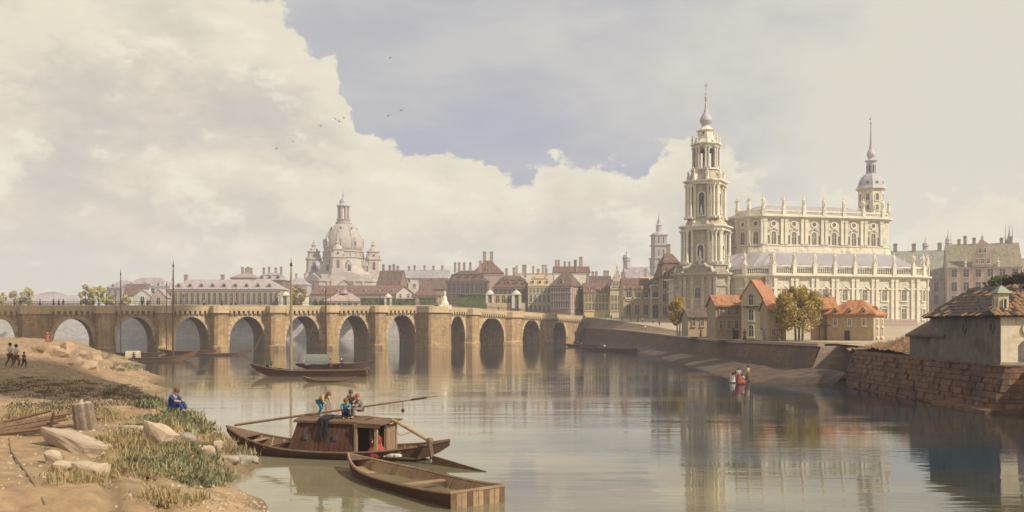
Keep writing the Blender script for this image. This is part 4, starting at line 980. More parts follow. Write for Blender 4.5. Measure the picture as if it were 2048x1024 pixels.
B('row_house','white gable house poking up behind the long brown roof',668,708,455,11,577,561,'white','red',12,'gablefront',rows=[(3,577,1.0,1.6,'rect')])
B('row_house','low white house left of the long brown roof',618,648,445,11,592,576,'white','brown',10,'hip',rows=[(4,600,1.0,1.8,'arch')])
B('town_mansion','dark brown mansion with chimneys on its ridge right of the domed church',752,800,440,11,572,542,'brown','brown',12,'gable',rz=radians(-12),rows=[(5,578,1.1,2.2,'rect')],chim=[(-.75,3.2),(-.2,2.8),(.15,3.2),(.5,2.4)])
B('town_mansion','white walled house with pale slate roof and five chimneys',806,896,470,11,556,541,'white','grey',14,'gable',rows=[(4,561,1.2,1.8,'rect'),(6,571,1.2,1.8,'rect')],chim=[(-.8,2.2),(-.55,2.6),(-.1,2.6),(.3,2.4),(.7,2.6)])
B('row_house','red gable end house behind the little stone kiosk',792,826,425,11,588,574,'white','red',10,'gablefront',rows=[(2,592,1.0,1.8,'rect')])
B('row_house','low rust roofed house left of the monument',826,876,425,11,592,572,'tan','red',12,'hip')
B('row_house','long buff roof under the white walled mansion',838,900,440,11,578,561,'tan','brown',12,'gable')
B('tent_pavilion','pink tent roofed garden pavilion behind the bridge parapet',650,718,405,11,603,586,'pink','pink',12,'hip',cat='pavilion',rows=[(6,607,1.4,2.2,'arch')])
MB().lathe([(2.6,0),(1.0,1.3),(.5,2.2),(.2,3.4),(.05,4.6)], 8).build('finial', roofmat('pink'), bpy.data.objects['tent_pavilion'], (0,6,Z_(586,411)-11-.3))
pal = B('town_palace','dark brown palace with tall windows and row of chimneys right of the monument',893,976,400,10,562,541,'brown','brown',18,'mansard',cat='palace',rows=[(9,576,1.5,4.8,'arch'),(9,598,1.3,2.6,'rect')],side=('right',2,[(577,1.4,4.6,'arch')]),chim=[(-.65,3.6),(-.45,3.6),(-.2,3.6),(.1,3.6),(.6,4.4)],dorm=(5,552,1.4,2.0,'gable'))
B('town_palace','tall red hipped roof block with two tall chimneys behind the dark palace',945,1006,430,10,547,521,'pink','red',16,'hip',cat='palace',chim=[(-.25,4.2,1.6),(.22,4.2,1.6)],dorm=(1,537,1.6,3,'gable'))
B('townhouse','dark house with red roof and round white dormers behind the yellow pavilion',986,1062,385,9.6,575,551,'brown','red',14,'mansard',rows=[(8,583,1.0,2.4,'arch'),(8,597,1.0,2.4,'rect')],dorm=[(4,565,1.9,2.1,'round'),(2,556,1.0,1.2,'round')],chim=[(-.3,3.0),(.1,3.4),(.7,4.6)])
B('town_mansion','large pale blank walled mansion with five tall chimneys against the sky',1030,1112,470,10,548,528,'white','buff',16,'flat',chim=[(-.92,4.0),(-.6,4.4),(-.1,3.6),(.38,4.4),(.52,4.4)])
B('townhouse','cream house with buff roof and round dormers next to the dark house',1056,1103,382,9.6,572,549,'cream','buff',13,'mansard',rows=[(6,581,.9,2.0,'rect'),(5,597,1.0,3.0,'arch'),(5,617,1.0,3.0,'arch')],dorm=[(3,564,1.7,2.0,'round'),(2,555,1.0,1.2,'round')],chim=[(-.1,2.4),(.6,2.4)])
B('townhouse','tall pale house with chimneys behind the steep brown gable',1108,1180,440,9.6,545,534,'white','red',14,'gable',chim=[(-.85,3.4),(-.7,3.4),(-.35,2.6),(-.1,2.6),(.25,3.0),(.55,5.0,1.6)])
B('townhouse','corner house with steep brown hip roof and sunlit right side',1101,1141,372,9.6,573,541,'pink','brown',14,'hip',rz=radians(-24),rows=[(8,580,.8,1.8,'rect'),(8,594,.8,2.4,'rect'),(8,610,.8,2.4,'rect')],side=('right',5,[(581,.8,1.8,'rect'),(594,.8,2.8,'rect'),(610,.8,2.8,'rect')]),dorm=(1,562,1.6,2.2,'gable'),chim=[(.9,4.2)])
B('townhouse','low yellow house with wide plum roof right of the corner house',1168,1218,372,9.6,585,567,'yellow','red',12,'gable',rows=[(7,597,.9,2.8,'rect'),(7,614,.9,2.8,'rect')],dorm=(2,577,1.2,1.6,'gable'),chim=[(-.6,4.0)])
B('townhouse','brown gabled roof rising behind the low yellow house',1176,1224,400,9.6,572,553,'tan','brown',12,'gable',chim=[(-.5,2.2),(-.2,2.2),(.5,2.6),(.75,2.6)])
B('townhouse','narrow cream house with pointed stepped gable front',1220,1249,368,9.6,584,551,'cream','red',14,'gablefront',rows=[(2,570,.9,2.0,'rect'),(4,597,.9,2.6,'rect'),(4,614,.9,2.8,'rect')])
o = bpy.data.objects['townhouse']
gs = MB()
for k in range(5):
    hwid = 3.0*(1-k/5.2); gs.box(-hwid,hwid,-.4,.15,12.2+k*1.55,12.2+(k+1)*1.55)
gs.lathe([(.5,20),(.2,20.6),(.4,21.2),(.05,22.6)], 6)
for ob in list(bpy.data.objects):
    if ob.get('label','').startswith('narrow cream house'): gs.build('stepped_gable', wallmat('cream'), ob); [link('window', window_mesh(.9,1.9,'rect',TRIM,GLASS), ob, (x, -.42, 13.6)) for x in (-1.2,0,1.2)]
B('old_church','old church roof in slate behind the ochre palace',1252,1300,420,9.4,556,535,'pink','lilac',16,'gable',cat='church')
oc = MB(); oc.lathe([(1.7,0),(1.7,3.6),(2.2,3.8),(1.8,4.2),(2.1,5.2),(1.5,6.4),(.5,7.0),(.4,7.8),(.1,8.2),(.05,10)], 8)
for ob in list(bpy.data.objects):
    if ob.get('label','').startswith('old church'): oc.build('ridge_turret', LEADP, ob, (-4.3, 8, Z_(537,428)-9.4))
B('townhouse','buff roof with single chimney behind the ochre palace',1284,1338,400,9.2,576,553,'tan','buff',12,'gable',chim=[(-.6,3.4)])
op = B('ochre_palace','ornate ochre palace with two rows of windows and plum roof',1247,1302,335,8.6,578,558,'ochre','red',14,'gable',cat='palace',rows=[(3,592,1.6,3.0,'rect'),(3,620,1.6,3.6,'rect')],chim=[(-.9,2.6)])
MB().box(-5.4,5.4,-.35,-.001,0,.6).box(-5.4,5.4,-.35,-.001,8.2,8.8).build('string_course', TRIM, op)
for x in (-5.0,-1.75,1.75,5.0): pil(op, x, 0, .6, 13.2, .6, 0, .35, wallmat('ochre'))
pg = B('ochre_palace','ochre gate house bay with ornate stepped gable beside the bell tower',1300,1322,333,8.4,578,556,'ochre','brown',12,'gablefront',cat='palace',rows=[(1,622,2.0,5.0,'arch'),(1,592,1.8,3.2,'arch'),(1,570,1.0,1.6,'arch')])
for z, w in ((8.4,4.4),(13.2,4.4)): MB().box(-w/2,w/2,-.5,-.001,z,z+.6).build('string_course', TRIM, pg)
for x in (-1.7,1.7): pil(pg, x, 0, 0, 13.2, .5, 0, .4, TRIM)
B('tall_townhouse','tall ochre house with red double roof and white dormers beside the bell tower',1320,1369,330,8.2,557,507,'ochre','red',16,'mansard',rows=[(3,569,1.3,3.0,'rect'),(3,596,1.3,2.8,'rect'),(3,622,1.3,2.8,'rect')],dorm=[(3,546,1.9,3.0,'gable'),(2,521,1.6,1.6,'round')],chim=[(.0,3.4,1.3)])
# yellow garden pavilion at the bridge end with kiosks
yp = B('garden_pavilion','long yellow garden pavilion with arched windows on a stone terrace at the bridge end',988,1026,352,8.0,590,588,'yellow','buff',5,'flat',cat='pavilion',rows=[(3,598,1.6,3.0,'arch')])
MB().box(-6.5,8.6,-3.4,-.002,0,Z_(606,352)-8.0).build('terrace', ST_BRD, yp)
def kiosk(px, Y, zb, y0, y1, w, label):
    k = empty('stone_kiosk', (X_(px,Y),Y,zb), radians(5), label, 'kiosk'); h = Z_(y1,Y)-zb; hb = Z_(y0,Y)-zb
    for sx in (-1,1):
        for sy in (0,1): MB().box(-w*.16,w*.16,-w*.16,w*.16,hb-1,h).build('pier', TRIM, k, (sx*w*.4, sy*w*.8, 0))
    MB().box(-w*.34,w*.34,.08,w*.7,hb-1,h-.1).build('niche', GLASSL, k)
    MB().box(-w*.6,w*.6,-w*.22,w*1.02,h,h+.5).build('cornice', TRIM, k)
    MB().lathe([(w*.55,h+.5),(w*.5,h+.9),(w*.36,h+1.4),(w*.12,h+1.8),(.05,h+2.3)], 12, (0,w*.4,0)).build('cap', TRIM, k); return k
kiosk(980,350,8,613,590,2.9,'white domed kiosk at left end of the yellow garden pavilion')
kiosk(1033,348,8,612,590,3.3,'white domed kiosk at right end of the yellow garden pavilion')
kiosk(776,392,11,612,596,2.9,'small stone kiosk between two hedges behind the bridge')
kiosk(570,396,11,612,592,3.4,'domed kiosk on the terrace beside the gallery wing')
# hedges
def leaves(n, fn, size, rnd):
    vs = []; fs = []
    for i in range(n):
        p = fn(rnd); a = Vector((rnd.gauss(0,1), rnd.gauss(0,1), rnd.gauss(0,1))).normalized(); b = a.orthogonal().normalized(); b.rotate(Matrix.Rotation(rnd.uniform(0,6.28), 3, a)); c = a.cross(b)
        s = size*rnd.uniform(.6,1.3); o = len(vs); vs += [p+b*s, p+c*s*.55, p-b*s, p-c*s*.55]; fs.append((o,o+1,o+2,o+3))
    return vs, fs
def leafobj(name, mt, vs, fs, parent=None, loc=(0,0,0)):
    me = bpy.data.meshes.new(name); me.from_pydata([tuple(v) for v in vs], [], fs); me.materials.append(mt); return link(name, me, parent, loc)
LF_G = leafmat('hedge leaves', (.085,.11,.04), (.25,.26,.09)); 
def hedge(px0, px1, Y, zb, y0, label):
    rnd = random.Random(int(px0)); w = (px1-px0)/F*Y; h = Z_(y0,Y)-zb; d = 2.5
    t = empty('clipped_hedge', (X_((px0+px1)/2,Y),Y,zb), 0, label, 'hedge')
    vs, fs = leaves(int(w*60), lambda r: Vector((r.uniform(-w/2,w/2), r.uniform(0,d), h-2.6*r.random()**1.7*r.choice((0,1,1)))), .42, rnd); leafobj('leaves', LF_G, vs, fs, t)
    MB().box(-w/2+.2,w/2-.2,.3,d-.3,0,h-.3).build('core', LF_G, t)
hedge(720,768,395,11,597,'clipped green hedge left of the small stone kiosk'); hedge(784,830,395,11,598,'clipped green hedge right of the small stone kiosk')
hedge(912,972,362,9,589,'clipped green hedge in front of the dark palace'); hedge(838,872,392,11,595,'short hedge left of the monument')

# ================================================================== palace behind the church on the right
B('palace_wing','long palace wing with high green grey roof right of the cream church',1772,1912,365,6,558,503,'lilac','green',30,'gable',rz=radians(-20),cat='palace',rows=[(8,574,1.5,3.6,'rect'),(8,600,1.5,3.6,'rect')],chim=[(-.75,2.4),(-.58,3.4,1.5),(-.1,3.2,1.5),(.55,3.2,1.5)])
rp = B('renaissance_palace','plum coloured palace with steep brown roof and scrolled centre gable',1907,2030,345,6,534,489,'pink','olive',20,'gable',rz=radians(-22),cat='palace',rows=[(6,546,1.9,3.0,'rect'),(6,573,1.9,3.6,'rect'),(6,600,1.9,3.4,'rect')],chim=[(-.62,2.2),(-.45,3.4),(.0,1.6),(-.2,2.6),(.55,2.2),(.8,2.6)])
hg = lambda py: Z_(py,345)-6
m = MB(); xg = (1965-1968.5)/F*345
m.extr([(-3.6,hg(534)),(3.6,hg(534)),(3.4,hg(512)),(4.0,hg(509)),(2.6,hg(503)),(2.0,hg(497)),(1.9,hg(490)),(2.2,hg(488)),(0,hg(479)),(-2.2,hg(488)),(-1.9,hg(490)),(-2.0,hg(497)),(-2.6,hg(503)),(-4.0,hg(509)),(-3.4,hg(512))], 1.4, 'y', 0, -.5)
m.lathe([(.5,hg(480)),(.35,hg(477)),(.5,hg(475)),(.1,hg(470)),(.05,hg(464))], 6, (0,.2,0)); m.build('centre_gable', wallmat('pink'), rp, (xg,0,0))
for x, py, h in ((-.8,506,1.9),(.8,506,1.9),(-2,527,1.8),(0,527,1.8),(2,527,1.8)): link('window', window_mesh(1.0,h,'arch' if py < 510 else 'rect',TRIM,GLASS), rp, (xg+x,-.52,hg(py)))
for px in (1935, 1993): MB().lathe([(.5,0),(.4,1.4),(.7,1.8),(.3,2.2),(.08,4)], 6).build('finial', TRIM, rp, ((px-1968.5)/F*345, 0, hg(534)))
ct = empty('corner_turret', (X_(2019,352),352,6), 0, 'white stair turret with tall grey spire at right corner of the plum palace', 'tower'); hc = lambda py: Z_(py,352)-6
p8t = [(2.7*cos(pi/8+pi/4*k), 2.7*sin(pi/8+pi/4*k)) for k in range(8)]
MB().prism(p8t,0,hc(510)).build('shaft', wallmat('white'), ct); MB().prism(offset_poly(p8t,.5),hc(510)+.001,hc(507)).build('cornice', TRIM, ct)
MB().lathe([(2.4,hc(507)+.01),(2.1,hc(498)),(1.7,hc(487)),(.9,hc(477)),(.5,hc(470)),(.2,hc(458)),(.04,hc(449))], 8, (0,0,0), 0, pi/8).build('spire', LEADP, ct)
for k in range(8): a = pi/4*k; link('window', window_mesh(1.0,3.0,'rect',TRIM,GLASS), ct, (2.52*sin(a),-2.52*cos(a),hc(528)), a)
for px, y in ((2011,468),(2025,470)): MB().lathe([(.4,0),(.3,5),(.05,11)], 6).build('pinnacle', LEADP, ct, ((px-2019)/F*352, 0, hc(505)))
B('palace_wing','low brown roofed palace end at the right edge of the picture',2034,2090,350,6,548,518,'pink','olive',20,'gable',cat='palace',rows=[(4,556,1.6,3,'rect'),(4,580,1.6,3.4,'rect')],chim=[(-.6,2.4)])
def spirelet(px, Y, y0, y1, w, label, mt=LEADP):
    t = empty('roof_turret', (X_(px,Y),Y,Z_(y0,Y)), 0, label, 'turret'); h = (y0-y1)/F*Y
    MB().lathe([(w*1.6,-4),(w*1.5,0),(w*.75,h*.12),(w*.7,h*.34),(w*.95,h*.36)], 8).build('lantern', mt, t); MB().lathe([(w*1.0,h*.361),(w*.75,h*.42),(w*.8,h*.5),(w*.4,h*.6),(w*.12,h*.7),(.04,h)], 8).build('cap', mt, t)
spirelet(1851,395,503,472,1.7,'small lavender ridge lantern on the long green roof'); spirelet(1896,410,503,456,1.6,'slim pale ridge spire at right end of the long green roof')
t = spirelet(1902,412,503,466,.7,'thin needle pinnacle beside the slim pale ridge spire')
fe = empty('paling_fence', (X_(1795,262),262,5.6), radians(3), 'pinkish paling fence at the foot of the cream church', 'fence')
for k in range(34): MB().box(-.12,.12,-.05,.05,0,3.1).build('pale', wallmat('pink'), fe, (-6+k*.36, 0, 0)) if k == 0 else link('pale', fe.children[0].data, fe, (-6+k*.36, 0, 0))
MB().box(-6,6.2,.06,.14,2.3,2.5).build('rail', wallmat('pink'), fe)

# ================================================================== red roofed riverside houses
def W(px0, px1, Y): return (px1-px0)/F*Y
B('low_shed','low shed with shaggy brown tile roof beside the round tree',1376,1433,186,4.6,634,620,'tan','brown',7,'gable',rows=[(3,644,.55,1.5,'rect')],cornice=False,cat='shed')
hA = B('riverside_house','orange roofed two storey house left of the tall gable house',1431,1484,160,4.45,611,593,'tan','orange',7,'gable',rows=[(3,623,.5,1.1,'rect'),(3,649,.5,1.4,'rect')],cornice=False)
MB().box(-.5,.5,-.06,.05,0,2.0).build('door', mat('old door', (.09,.07,.055), bump=.03), hA, (1.2,-.02,.05))
# tall gable house : built from its gable corner
th_ = empty('riverside_house', (X_(1483,153),153.0,4.45), radians(-32), 'tallest riverside house with gable front and bright orange roof', 'house')
gw, gd = 3.4, 8.6; hE = Z_(592,151)-4.45; hR = Z_(561,151)-4.45
tl = wallmat('tan'); wl_ = wallmat('cream')
m = MB(); m.box(0,gw,0,gd,0,hE); m.add([(0,0,hE),(gw,0,hE),(gw/2,0,hR),(0,gd,hE),(gw,gd,hE),(gw/2,gd,hR)], [(0,1,2),(3,5,4)]); m.build('wall', wallmat('cream'), th_)
r, _ = roof_mesh('gablefront', gw, gd, hE, hR, .35); r.build('roof', roofmat('orange',1), th_, (gw/2,0,0))
put_windows(th_, window_mesh(.75,1.9,'arch',TRIM,GLASS), [(gw/2,hE-1.5),(gw/2,hE-4.1),(gw/2,.6)]); put_windows(th_, window_mesh(.5,.8,'rect',TRIM,GLASS), [(5.5,hE-3.2)], 'right', gw)
MB().box(.4,gw-.4,-.7,-.01,hE-1.85,hE-1.7).build('balcony', DARK, th_); chimney(th_, gw*.6, 6.5, hR-1.2, 2.0, .6)
B('riverside_house','small orange roofed annex under the big bushy tree',1536,1572,141,4.45,618,600,'tan','orange',4.5,'gable',cornice=False,rows=[(1,640,.5,1.0,'rect'),(2,664,.5,.9,'rect')])
hD = B('riverside_house','narrow orange roofed house with white gable wall right of the big tree',1634,1672,143,4.45,616,597,'tan','orange',5,'gable',rz=radians(-8),cornice=False,rows=[(2,627,.5,1.1,'rect')],chim=[(-.55,1.0,.5),(.4,.9,.5)])
ar = MB()
for k in range(4): ar.box(-1.35+k*.9,-1.25+k*.9,-.9,-.8,0,2.4)
ar.box(-1.5,1.6,-1.0,-.02,2.4,2.55); ar.build('porch', mat('porch timber', (.10,.07,.05), bump=.03), hD)
hEo = B('riverside_house','ochre house with red roof and four little dormers at the quay edge',1664,1735,140,4.45,631,600,'ochre','orange',5.2,'hip',rz=radians(-40),cornice=False,wcol=wallmat('white'),rows=[(3,644,.42,.95,'rect')],side=('right',2,[(645,.5,1.0,'rect'),(664,.6,1.3,'rect')]),dorm=(3,622,.75,.95,'gable'),cut=.62)
MB().box(-.42,.42,-.06,.05,0,1.6).build('door', mat('old door', (.09,.07,.055)), hEo, (-.4,-.02,.05))
link('dormer', dormer_mesh(.75,1.0,.9,'gable',TRIM,roofmat('orange')), hEo, ((1735-1664)/F*140/cos(radians(40))/2-.5,2.6,Z_(626,140)-4.45), pi/2)

# ================================================================== bastion and gate house at the right edge
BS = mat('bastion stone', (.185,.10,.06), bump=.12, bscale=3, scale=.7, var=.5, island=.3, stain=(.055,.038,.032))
bw = empty('bastion_wall', (38,70,0), 0, 'massive dark stone bastion rising from the river at the right edge', 'wall')
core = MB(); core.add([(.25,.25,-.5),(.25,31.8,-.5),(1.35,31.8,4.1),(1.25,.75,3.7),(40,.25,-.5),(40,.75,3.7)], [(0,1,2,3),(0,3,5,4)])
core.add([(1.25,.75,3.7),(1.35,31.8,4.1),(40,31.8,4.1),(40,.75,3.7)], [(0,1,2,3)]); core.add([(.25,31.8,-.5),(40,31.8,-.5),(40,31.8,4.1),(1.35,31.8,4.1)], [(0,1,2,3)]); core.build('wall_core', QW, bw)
rnd = random.Random(11); zc_ = -.3; course = 0; nblk = 0
EXTRA = MB()
while zc_ < 3.75:
    hgt = rnd.uniform(.32,.62); y = .3+rnd.uniform(-.4,0); topz_ = min(zc_+hgt, 3.8)
    while y < 31.6:
        l = rnd.uniform(.75,1.7); y1 = min(y+l, 31.7); pd = rnd.uniform(.0,.24)**1.0
        def xf(z): return (z+.5)*.25+.02
        y0 = max(y,.02)
        vv = [(xf(zz)-pd*(1 if f else 0)+(.5 if not f else 0), yy, zz) for f in (1,0) for yy, zz in ((y0+.02,zc_+.02),(y1-.02,zc_+.02),(y1-.02,topz_-.02),(y0+.02,topz_-.02))]
        m = MB() if nblk < 296 else EXTRA; m.add(vv, [(0,1,2,3),(0,4,5,1),(1,5,6,2),(2,6,7,3),(3,7,4,0)])
        if nblk < 296: m.build('stone_block', BS, bw)
        nblk += 1; y = y1
    x = .1
    while x < 4.2:      # the sunlit return
        l = rnd.uniform(.8,1.6); pd = rnd.uniform(0,.1); zz0, zz1 = zc_+.02, topz_-.02
        def yf(z): return .0+(z+.5)*.12
        xa = max(x, xf(zc_)-.05); vv = [(a, yf(q)-pd*f+.5*(1-f), q) for f in (1,0) for a, q in ((xa+.02,zz0),(x+l-.02,zz0),(x+l-.02,zz1),(xa+.02,zz1))]
        EXTRA.add(vv, [(0,1,2,3),(0,4,5,1),(1,5,6,2),(2,6,7,3),(3,7,4,0)]); x += l
    zc_ = topz_
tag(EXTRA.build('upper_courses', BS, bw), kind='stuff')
ledge = MB(); ledge.add([(-.9,-.4,.28),(-.9,8.5,.3),(.6,8.5,.45),(.6,-.4,.4),(-.9,-.4,-.5),(-.9,8.5,-.5)], [(0,1,2,3),(0,4,5,1)]); ledge.add([(-.9,-.4,.28),(.6,-.4,.4),(5,-.6,.4),(5,-.6,-.5),(-.9,-.4,-.5)], [(0,1,2,3,4)]); ledge.build('footing_ledge', BS, bw)
# bank, rubble and grass on the bastion top
sm = MB()
def q_mound(a, b):
    x = 39.5+a*1.2; y = 88+b*3.4; n_ = float(vnoise(np.array([x*.8]), np.array([y*.8]))[0])+.5*float(vnoise(np.array([x*2.1]), np.array([y*2.1]))[0])
    return (x, y, 4.0+(max(0, 1.0-abs(a-4)/4.5))*2.2*max(0,1-abs(b-2.3)/3.0)+.45*(n_-.5))
for i in range(40):
    for j in range(40): sm.add([q_mound(i/4,j/8),q_mound((i+1)/4,j/8),q_mound((i+1)/4,(j+1)/8),q_mound(i/4,(j+1)/8)], [(0,1,2,3)])
tag(sm.build('earth_mound', mat('red earth', (.26,.135,.075), bump=.15, scale=1.2, var=.35)), 'rust coloured earth mound on the bastion left of the gate house', 'mound')
PLS = mat('shade-dark stained plaster', (.18,.15,.13), bump=.06, scale=.9, var=.34, stain=(.085,.07,.06))  # shade put into the side wall colour, sunlight into the front limewash
PLW = mat('sunlit weathered limewash', (.72,.62,.45), bump=.05, scale=1.1, var=.2, stain=(.42,.24,.11))
gh = empty('gate_house', (39.35,71.4,3.75), 0, 'grey plastered gate house with shaggy tile roof on the bastion at right edge', 'house')
gx, gy, hE = 9.0, 12.0, Z_(634,71.5)-3.75
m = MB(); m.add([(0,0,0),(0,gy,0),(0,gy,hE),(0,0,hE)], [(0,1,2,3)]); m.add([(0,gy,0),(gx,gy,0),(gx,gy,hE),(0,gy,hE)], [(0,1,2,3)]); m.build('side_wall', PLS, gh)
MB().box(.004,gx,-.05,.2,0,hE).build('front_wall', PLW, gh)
ow = MB()
po = [(.42*cos(a),.55*sin(a)) for a in np.linspace(0,2*pi,17)[:-1]]; pi2 = [(x*.68,z*.68) for x,z in po]
ow.add([(x,-.12,z) for x,z in po]+[(x,-.12,z) for x,z in pi2]+[(x,.02,z) for x,z in po]+[(x,.02,z) for x,z in pi2], [f for i in range(16) for f in ((i,(i+1)%16,(i+1)%16+16,i+16),(i,i+32,(i+1)%16+32,(i+1)%16),(i+16,(i+1)%16+16,(i+1)%16+48,i+48))])
ow.add([(x,.0,z) for x,z in pi2], [tuple(range(16))], 1)
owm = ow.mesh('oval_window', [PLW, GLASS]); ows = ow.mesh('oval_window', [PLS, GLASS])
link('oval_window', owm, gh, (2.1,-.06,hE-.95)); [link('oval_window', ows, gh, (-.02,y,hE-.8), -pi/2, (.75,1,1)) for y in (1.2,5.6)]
MB().add([(1.4,-.07,0),(2.2,-.07,0),(2.2,-.07,1.6),(1.8,-.07,2.0),(1.4,-.07,1.6)], [(0,1,2,3,4)]).build('blocked_door', PLS, gh)
MB().box(-.08,gx,-.09,-.052,.0,.25).build('plinth', COPE, gh)
# tile roof : hipped toward the river, rows of loose tiles
hRg = 10.15-3.75; ov = .5; rxx = 4.05
ev = [(-ov,-ov),(gx,-ov),(gx,gy+ov+2.5),(-ov,gy+ov+2.5)]; rdg = [(3.2,gy/2),(gx,gy/2)]
rf = MB(); rf.add([(-ov,-ov,hE),(gx,-ov,hE),(gx,gy+ov,hE),(-ov,gy+ov,hE),(rxx,4.2,hRg),(rxx,gy+1.8,hRg)], [(0,1,4),(0,4,5,3),(1,2,5,4),(2,3,5),(0,3,2,1)])
TILE = mat('shade-dark loose tile', (.062,.044,.034), bump=.05, scale=2, var=.35, island=0); TILE2 = mat('sunlit ochre tile', (.27,.16,.08), bump=.05, scale=2, var=.35)  # tile colour carries the light: mostly ochre on sunlit slope, dark on shaded
roof_o = rf.build('roof', TILE, gh)
def tile_mesh(mt):
    m = MB(); n = 5; L_ = .76; 
    pts = [(-.22+.44*k/n, .10*sin(pi*k/n)) for k in range(n+1)]
    m.add([(x,0,z+.06) for x,z in pts]+[(x,L_,z+.015) for x,z in pts]+[(x,0,z+.02) for x,z in pts], [(k,k+1,k+n+2,k+n+1) for k in range(n)]+[(k,k+1,k+2*n+3,k+2*n+2) for k in range(n)])
    return m.mesh('roof_tile', mt)
TM = [tile_mesh(TILE), tile_mesh(TILE2)]
rnd = random.Random(3); nt_ = 0
def tile_plane(o, ux, uy, inside, prob2, cap):
    """o origin at eave, ux along the eave, uy up the slope"""
    global nt_
    ux = Vector(ux).normalized(); uy = Vector(uy).normalized(); nz = ux.cross(uy).normalized(); uy = nz.cross(ux)
    cnt = 0
    for j in range(14):
        for i in range(40):
            a, b = i*.46, j*.62
            if not inside(a, b) or cnt >= cap: continue
            p = Vector(o)+ux*a+uy*b+nz*(.03+rnd.uniform(0,.05)); M_ = Matrix((ux, uy, nz)).transposed().to_4x4(); M_.translation = p
            t = bpy.data.objects.new('roof_tile', TM[1 if rnd.random() < prob2 else 0]); COL.objects.link(t); t.parent = roof_o
            t.matrix_local = M_ @ Matrix.Rotation(rnd.uniform(-.12,.12), 4, 'Z') @ Matrix.Rotation(rnd.uniform(-.04,.08), 4, 'X'); cnt += 1
sl1 = Vector((rxx+ov, 0, hRg-hE)); L1 = sl1.length; hyp = gy+2*ov
tile_plane((-ov,gy+ov,hE), (0,-1,0), sl1, lambda a,b: a > -1 and b < L1-.2 and a < hyp-.2-4.6*b/L1, .10, 235)
sl2 = Vector((0, 4.2+ov, hRg-hE)); L2 = sl2.length
tile_plane((-ov,-ov,hE), (1,0,0), sl2, lambda a,b: a < 4.6 and b < L2-.2 and a > b/L2*4.5-.1, .75, 64)
# square lantern on the roof corner
cu = empty('roof_lantern', (0,0,0)); cu.parent = gh; cu.location = (.6,1.05,hE+.2)
MB().box(-.42,.42,-.42,.42,0,1.75).build('lantern_box', wallmat('cream'), cu); MB().add([(-.62,-.62,1.752),(.62,-.62,1.752),(.62,.62,1.752),(-.62,.62,1.752),(0,0,2.45)], [(0,3,2,1),(0,1,4),(1,2,4),(2,3,4),(3,0,4)]).build('lantern_roof', mat('copper green roof', (.30,.33,.25), bump=.04), cu)
MB().lathe([(.09,2.4),(.09,2.6),(.02,2.8)],6).build('finial', DARK, cu); link('window', window_mesh(.22,.8,'arch',TRIM,GLASS,.06,False), cu, (.05,-.43,.5)); link('window', window_mesh(.22,.8,'arch',TRIM,GLASS,.06,False), cu, (-.43,.05,.5), -pi/2)
# lower lean-to shed
ls = empty('lean_to_shed', (39.5,80.4,3.85), 0, 'low lean-to shed with brown thatch roof against the gate house', 'shed')
MB().box(0,6,.003,7.6,0,Z_(672,84)-3.85).build('wall', PLS, ls)
h0, h1 = Z_(672,84)-3.85, Z_(633,84)-3.85
MB().add([(-.35,-.002,h0-.1),(-.35,7.9,h0-.1),(3.0,7.2,h1+.2),(3.0,-.002,h1+.35),(-.35,-.002,h0+.1),(-.35,7.9,h0+.1),(3.0,7.2,h1+.4),(3.0,-.002,h1+.55),(6.2,7.9,h0)], [(0,1,2,3),(4,5,6,7),(0,1,5,4),(1,2,6,5),(2,3,7,6),(3,0,4,7),(5,8,6)]).build('roof', mat('brown thatch', (.12,.075,.05), tile=(1,.5), bump=.08, scale=1.5, var=.3), ls)

gwl = empty('garden_wall', (48.6,78,3.7), 0, 'plastered garden wall running right from the gate house', 'wall')
MB().box(0,70,0,.5,0,2.6).build('wall', PLW, gwl); MB().box(-.1,70.1,-.12,.62,2.601,2.8).build('coping', COPE, gwl)
# ================================================================== trees
BARK = mat('bark', (.11,.08,.055), bump=.05, scale=3)
def tree(label, base, h, rx, rz_, lobes, mt, n=2200, leaf=.3, trunk=.25, seed=1, stems=1, group=None, name='tree', low=.25):
    rnd = random.Random(seed); t = empty(name, base, 0, label, 'tree', group)
    cz = h*(low+(1-low)/2); tk = MB(); tips = []
    for s in range(stems):
        bx = (s-(stems-1)/2)*.5
        top_ = Vector((bx*2.5+rnd.uniform(-.3,.3), rnd.uniform(-.3,.3), h*.62)); pts = [Vector((bx,0,-.2)), Vector((bx*1.2,0,h*.22)), Vector((bx*1.8,rnd.uniform(-.2,.2),h*.42)), top_]
        tk.tube(pts, [trunk*1.25, trunk, trunk*.75, trunk*.35], 7)
    cl = []
    for k in range(lobes):
        for _ in range(50):
            p = Vector((rnd.uniform(-1,1), rnd.uniform(-1,1), rnd.uniform(-1,1)))
            if p.length < 1: break
        p = p.normalized()*(p.length**.5)*.78
        c = Vector((p.x*rx, p.y*rx, cz+p.z*h*(1-low)/2)); rr = rnd.uniform(.20,.36)*min(rx, h*(1-low)/2); cl.append((c, rr))
        a = Vector((0,0,h*rnd.uniform(.25,.45))); tk.tube([a, a.lerp(c,.5)+Vector((0,0,.2)), c], [trunk*.4, trunk*.25, trunk*.08], 5)
    tk.build('trunk', BARK, t)
    def fn(r):
        c, rr = cl[r.randrange(len(cl))]; d = Vector((r.gauss(0,1), r.gauss(0,1), r.gauss(0,1))).normalized(); return c+d*rr*(r.random()**.35)*1.05
    vs, fs = leaves(n, fn, leaf, rnd); leafobj('crown', mt, vs, fs, t); return t
LF_Y = leafmat('autumn leaves', (.26,.20,.045), (.68,.49,.11)); LF_O = leafmat('olive leaves', (.24,.19,.055), (.68,.51,.15)); LF_D = leafmat('dark leaves', (.03,.05,.018), (.13,.14,.04)); LF_P = leafmat('pale leaves', (.42,.38,.13), (.70,.60,.25))
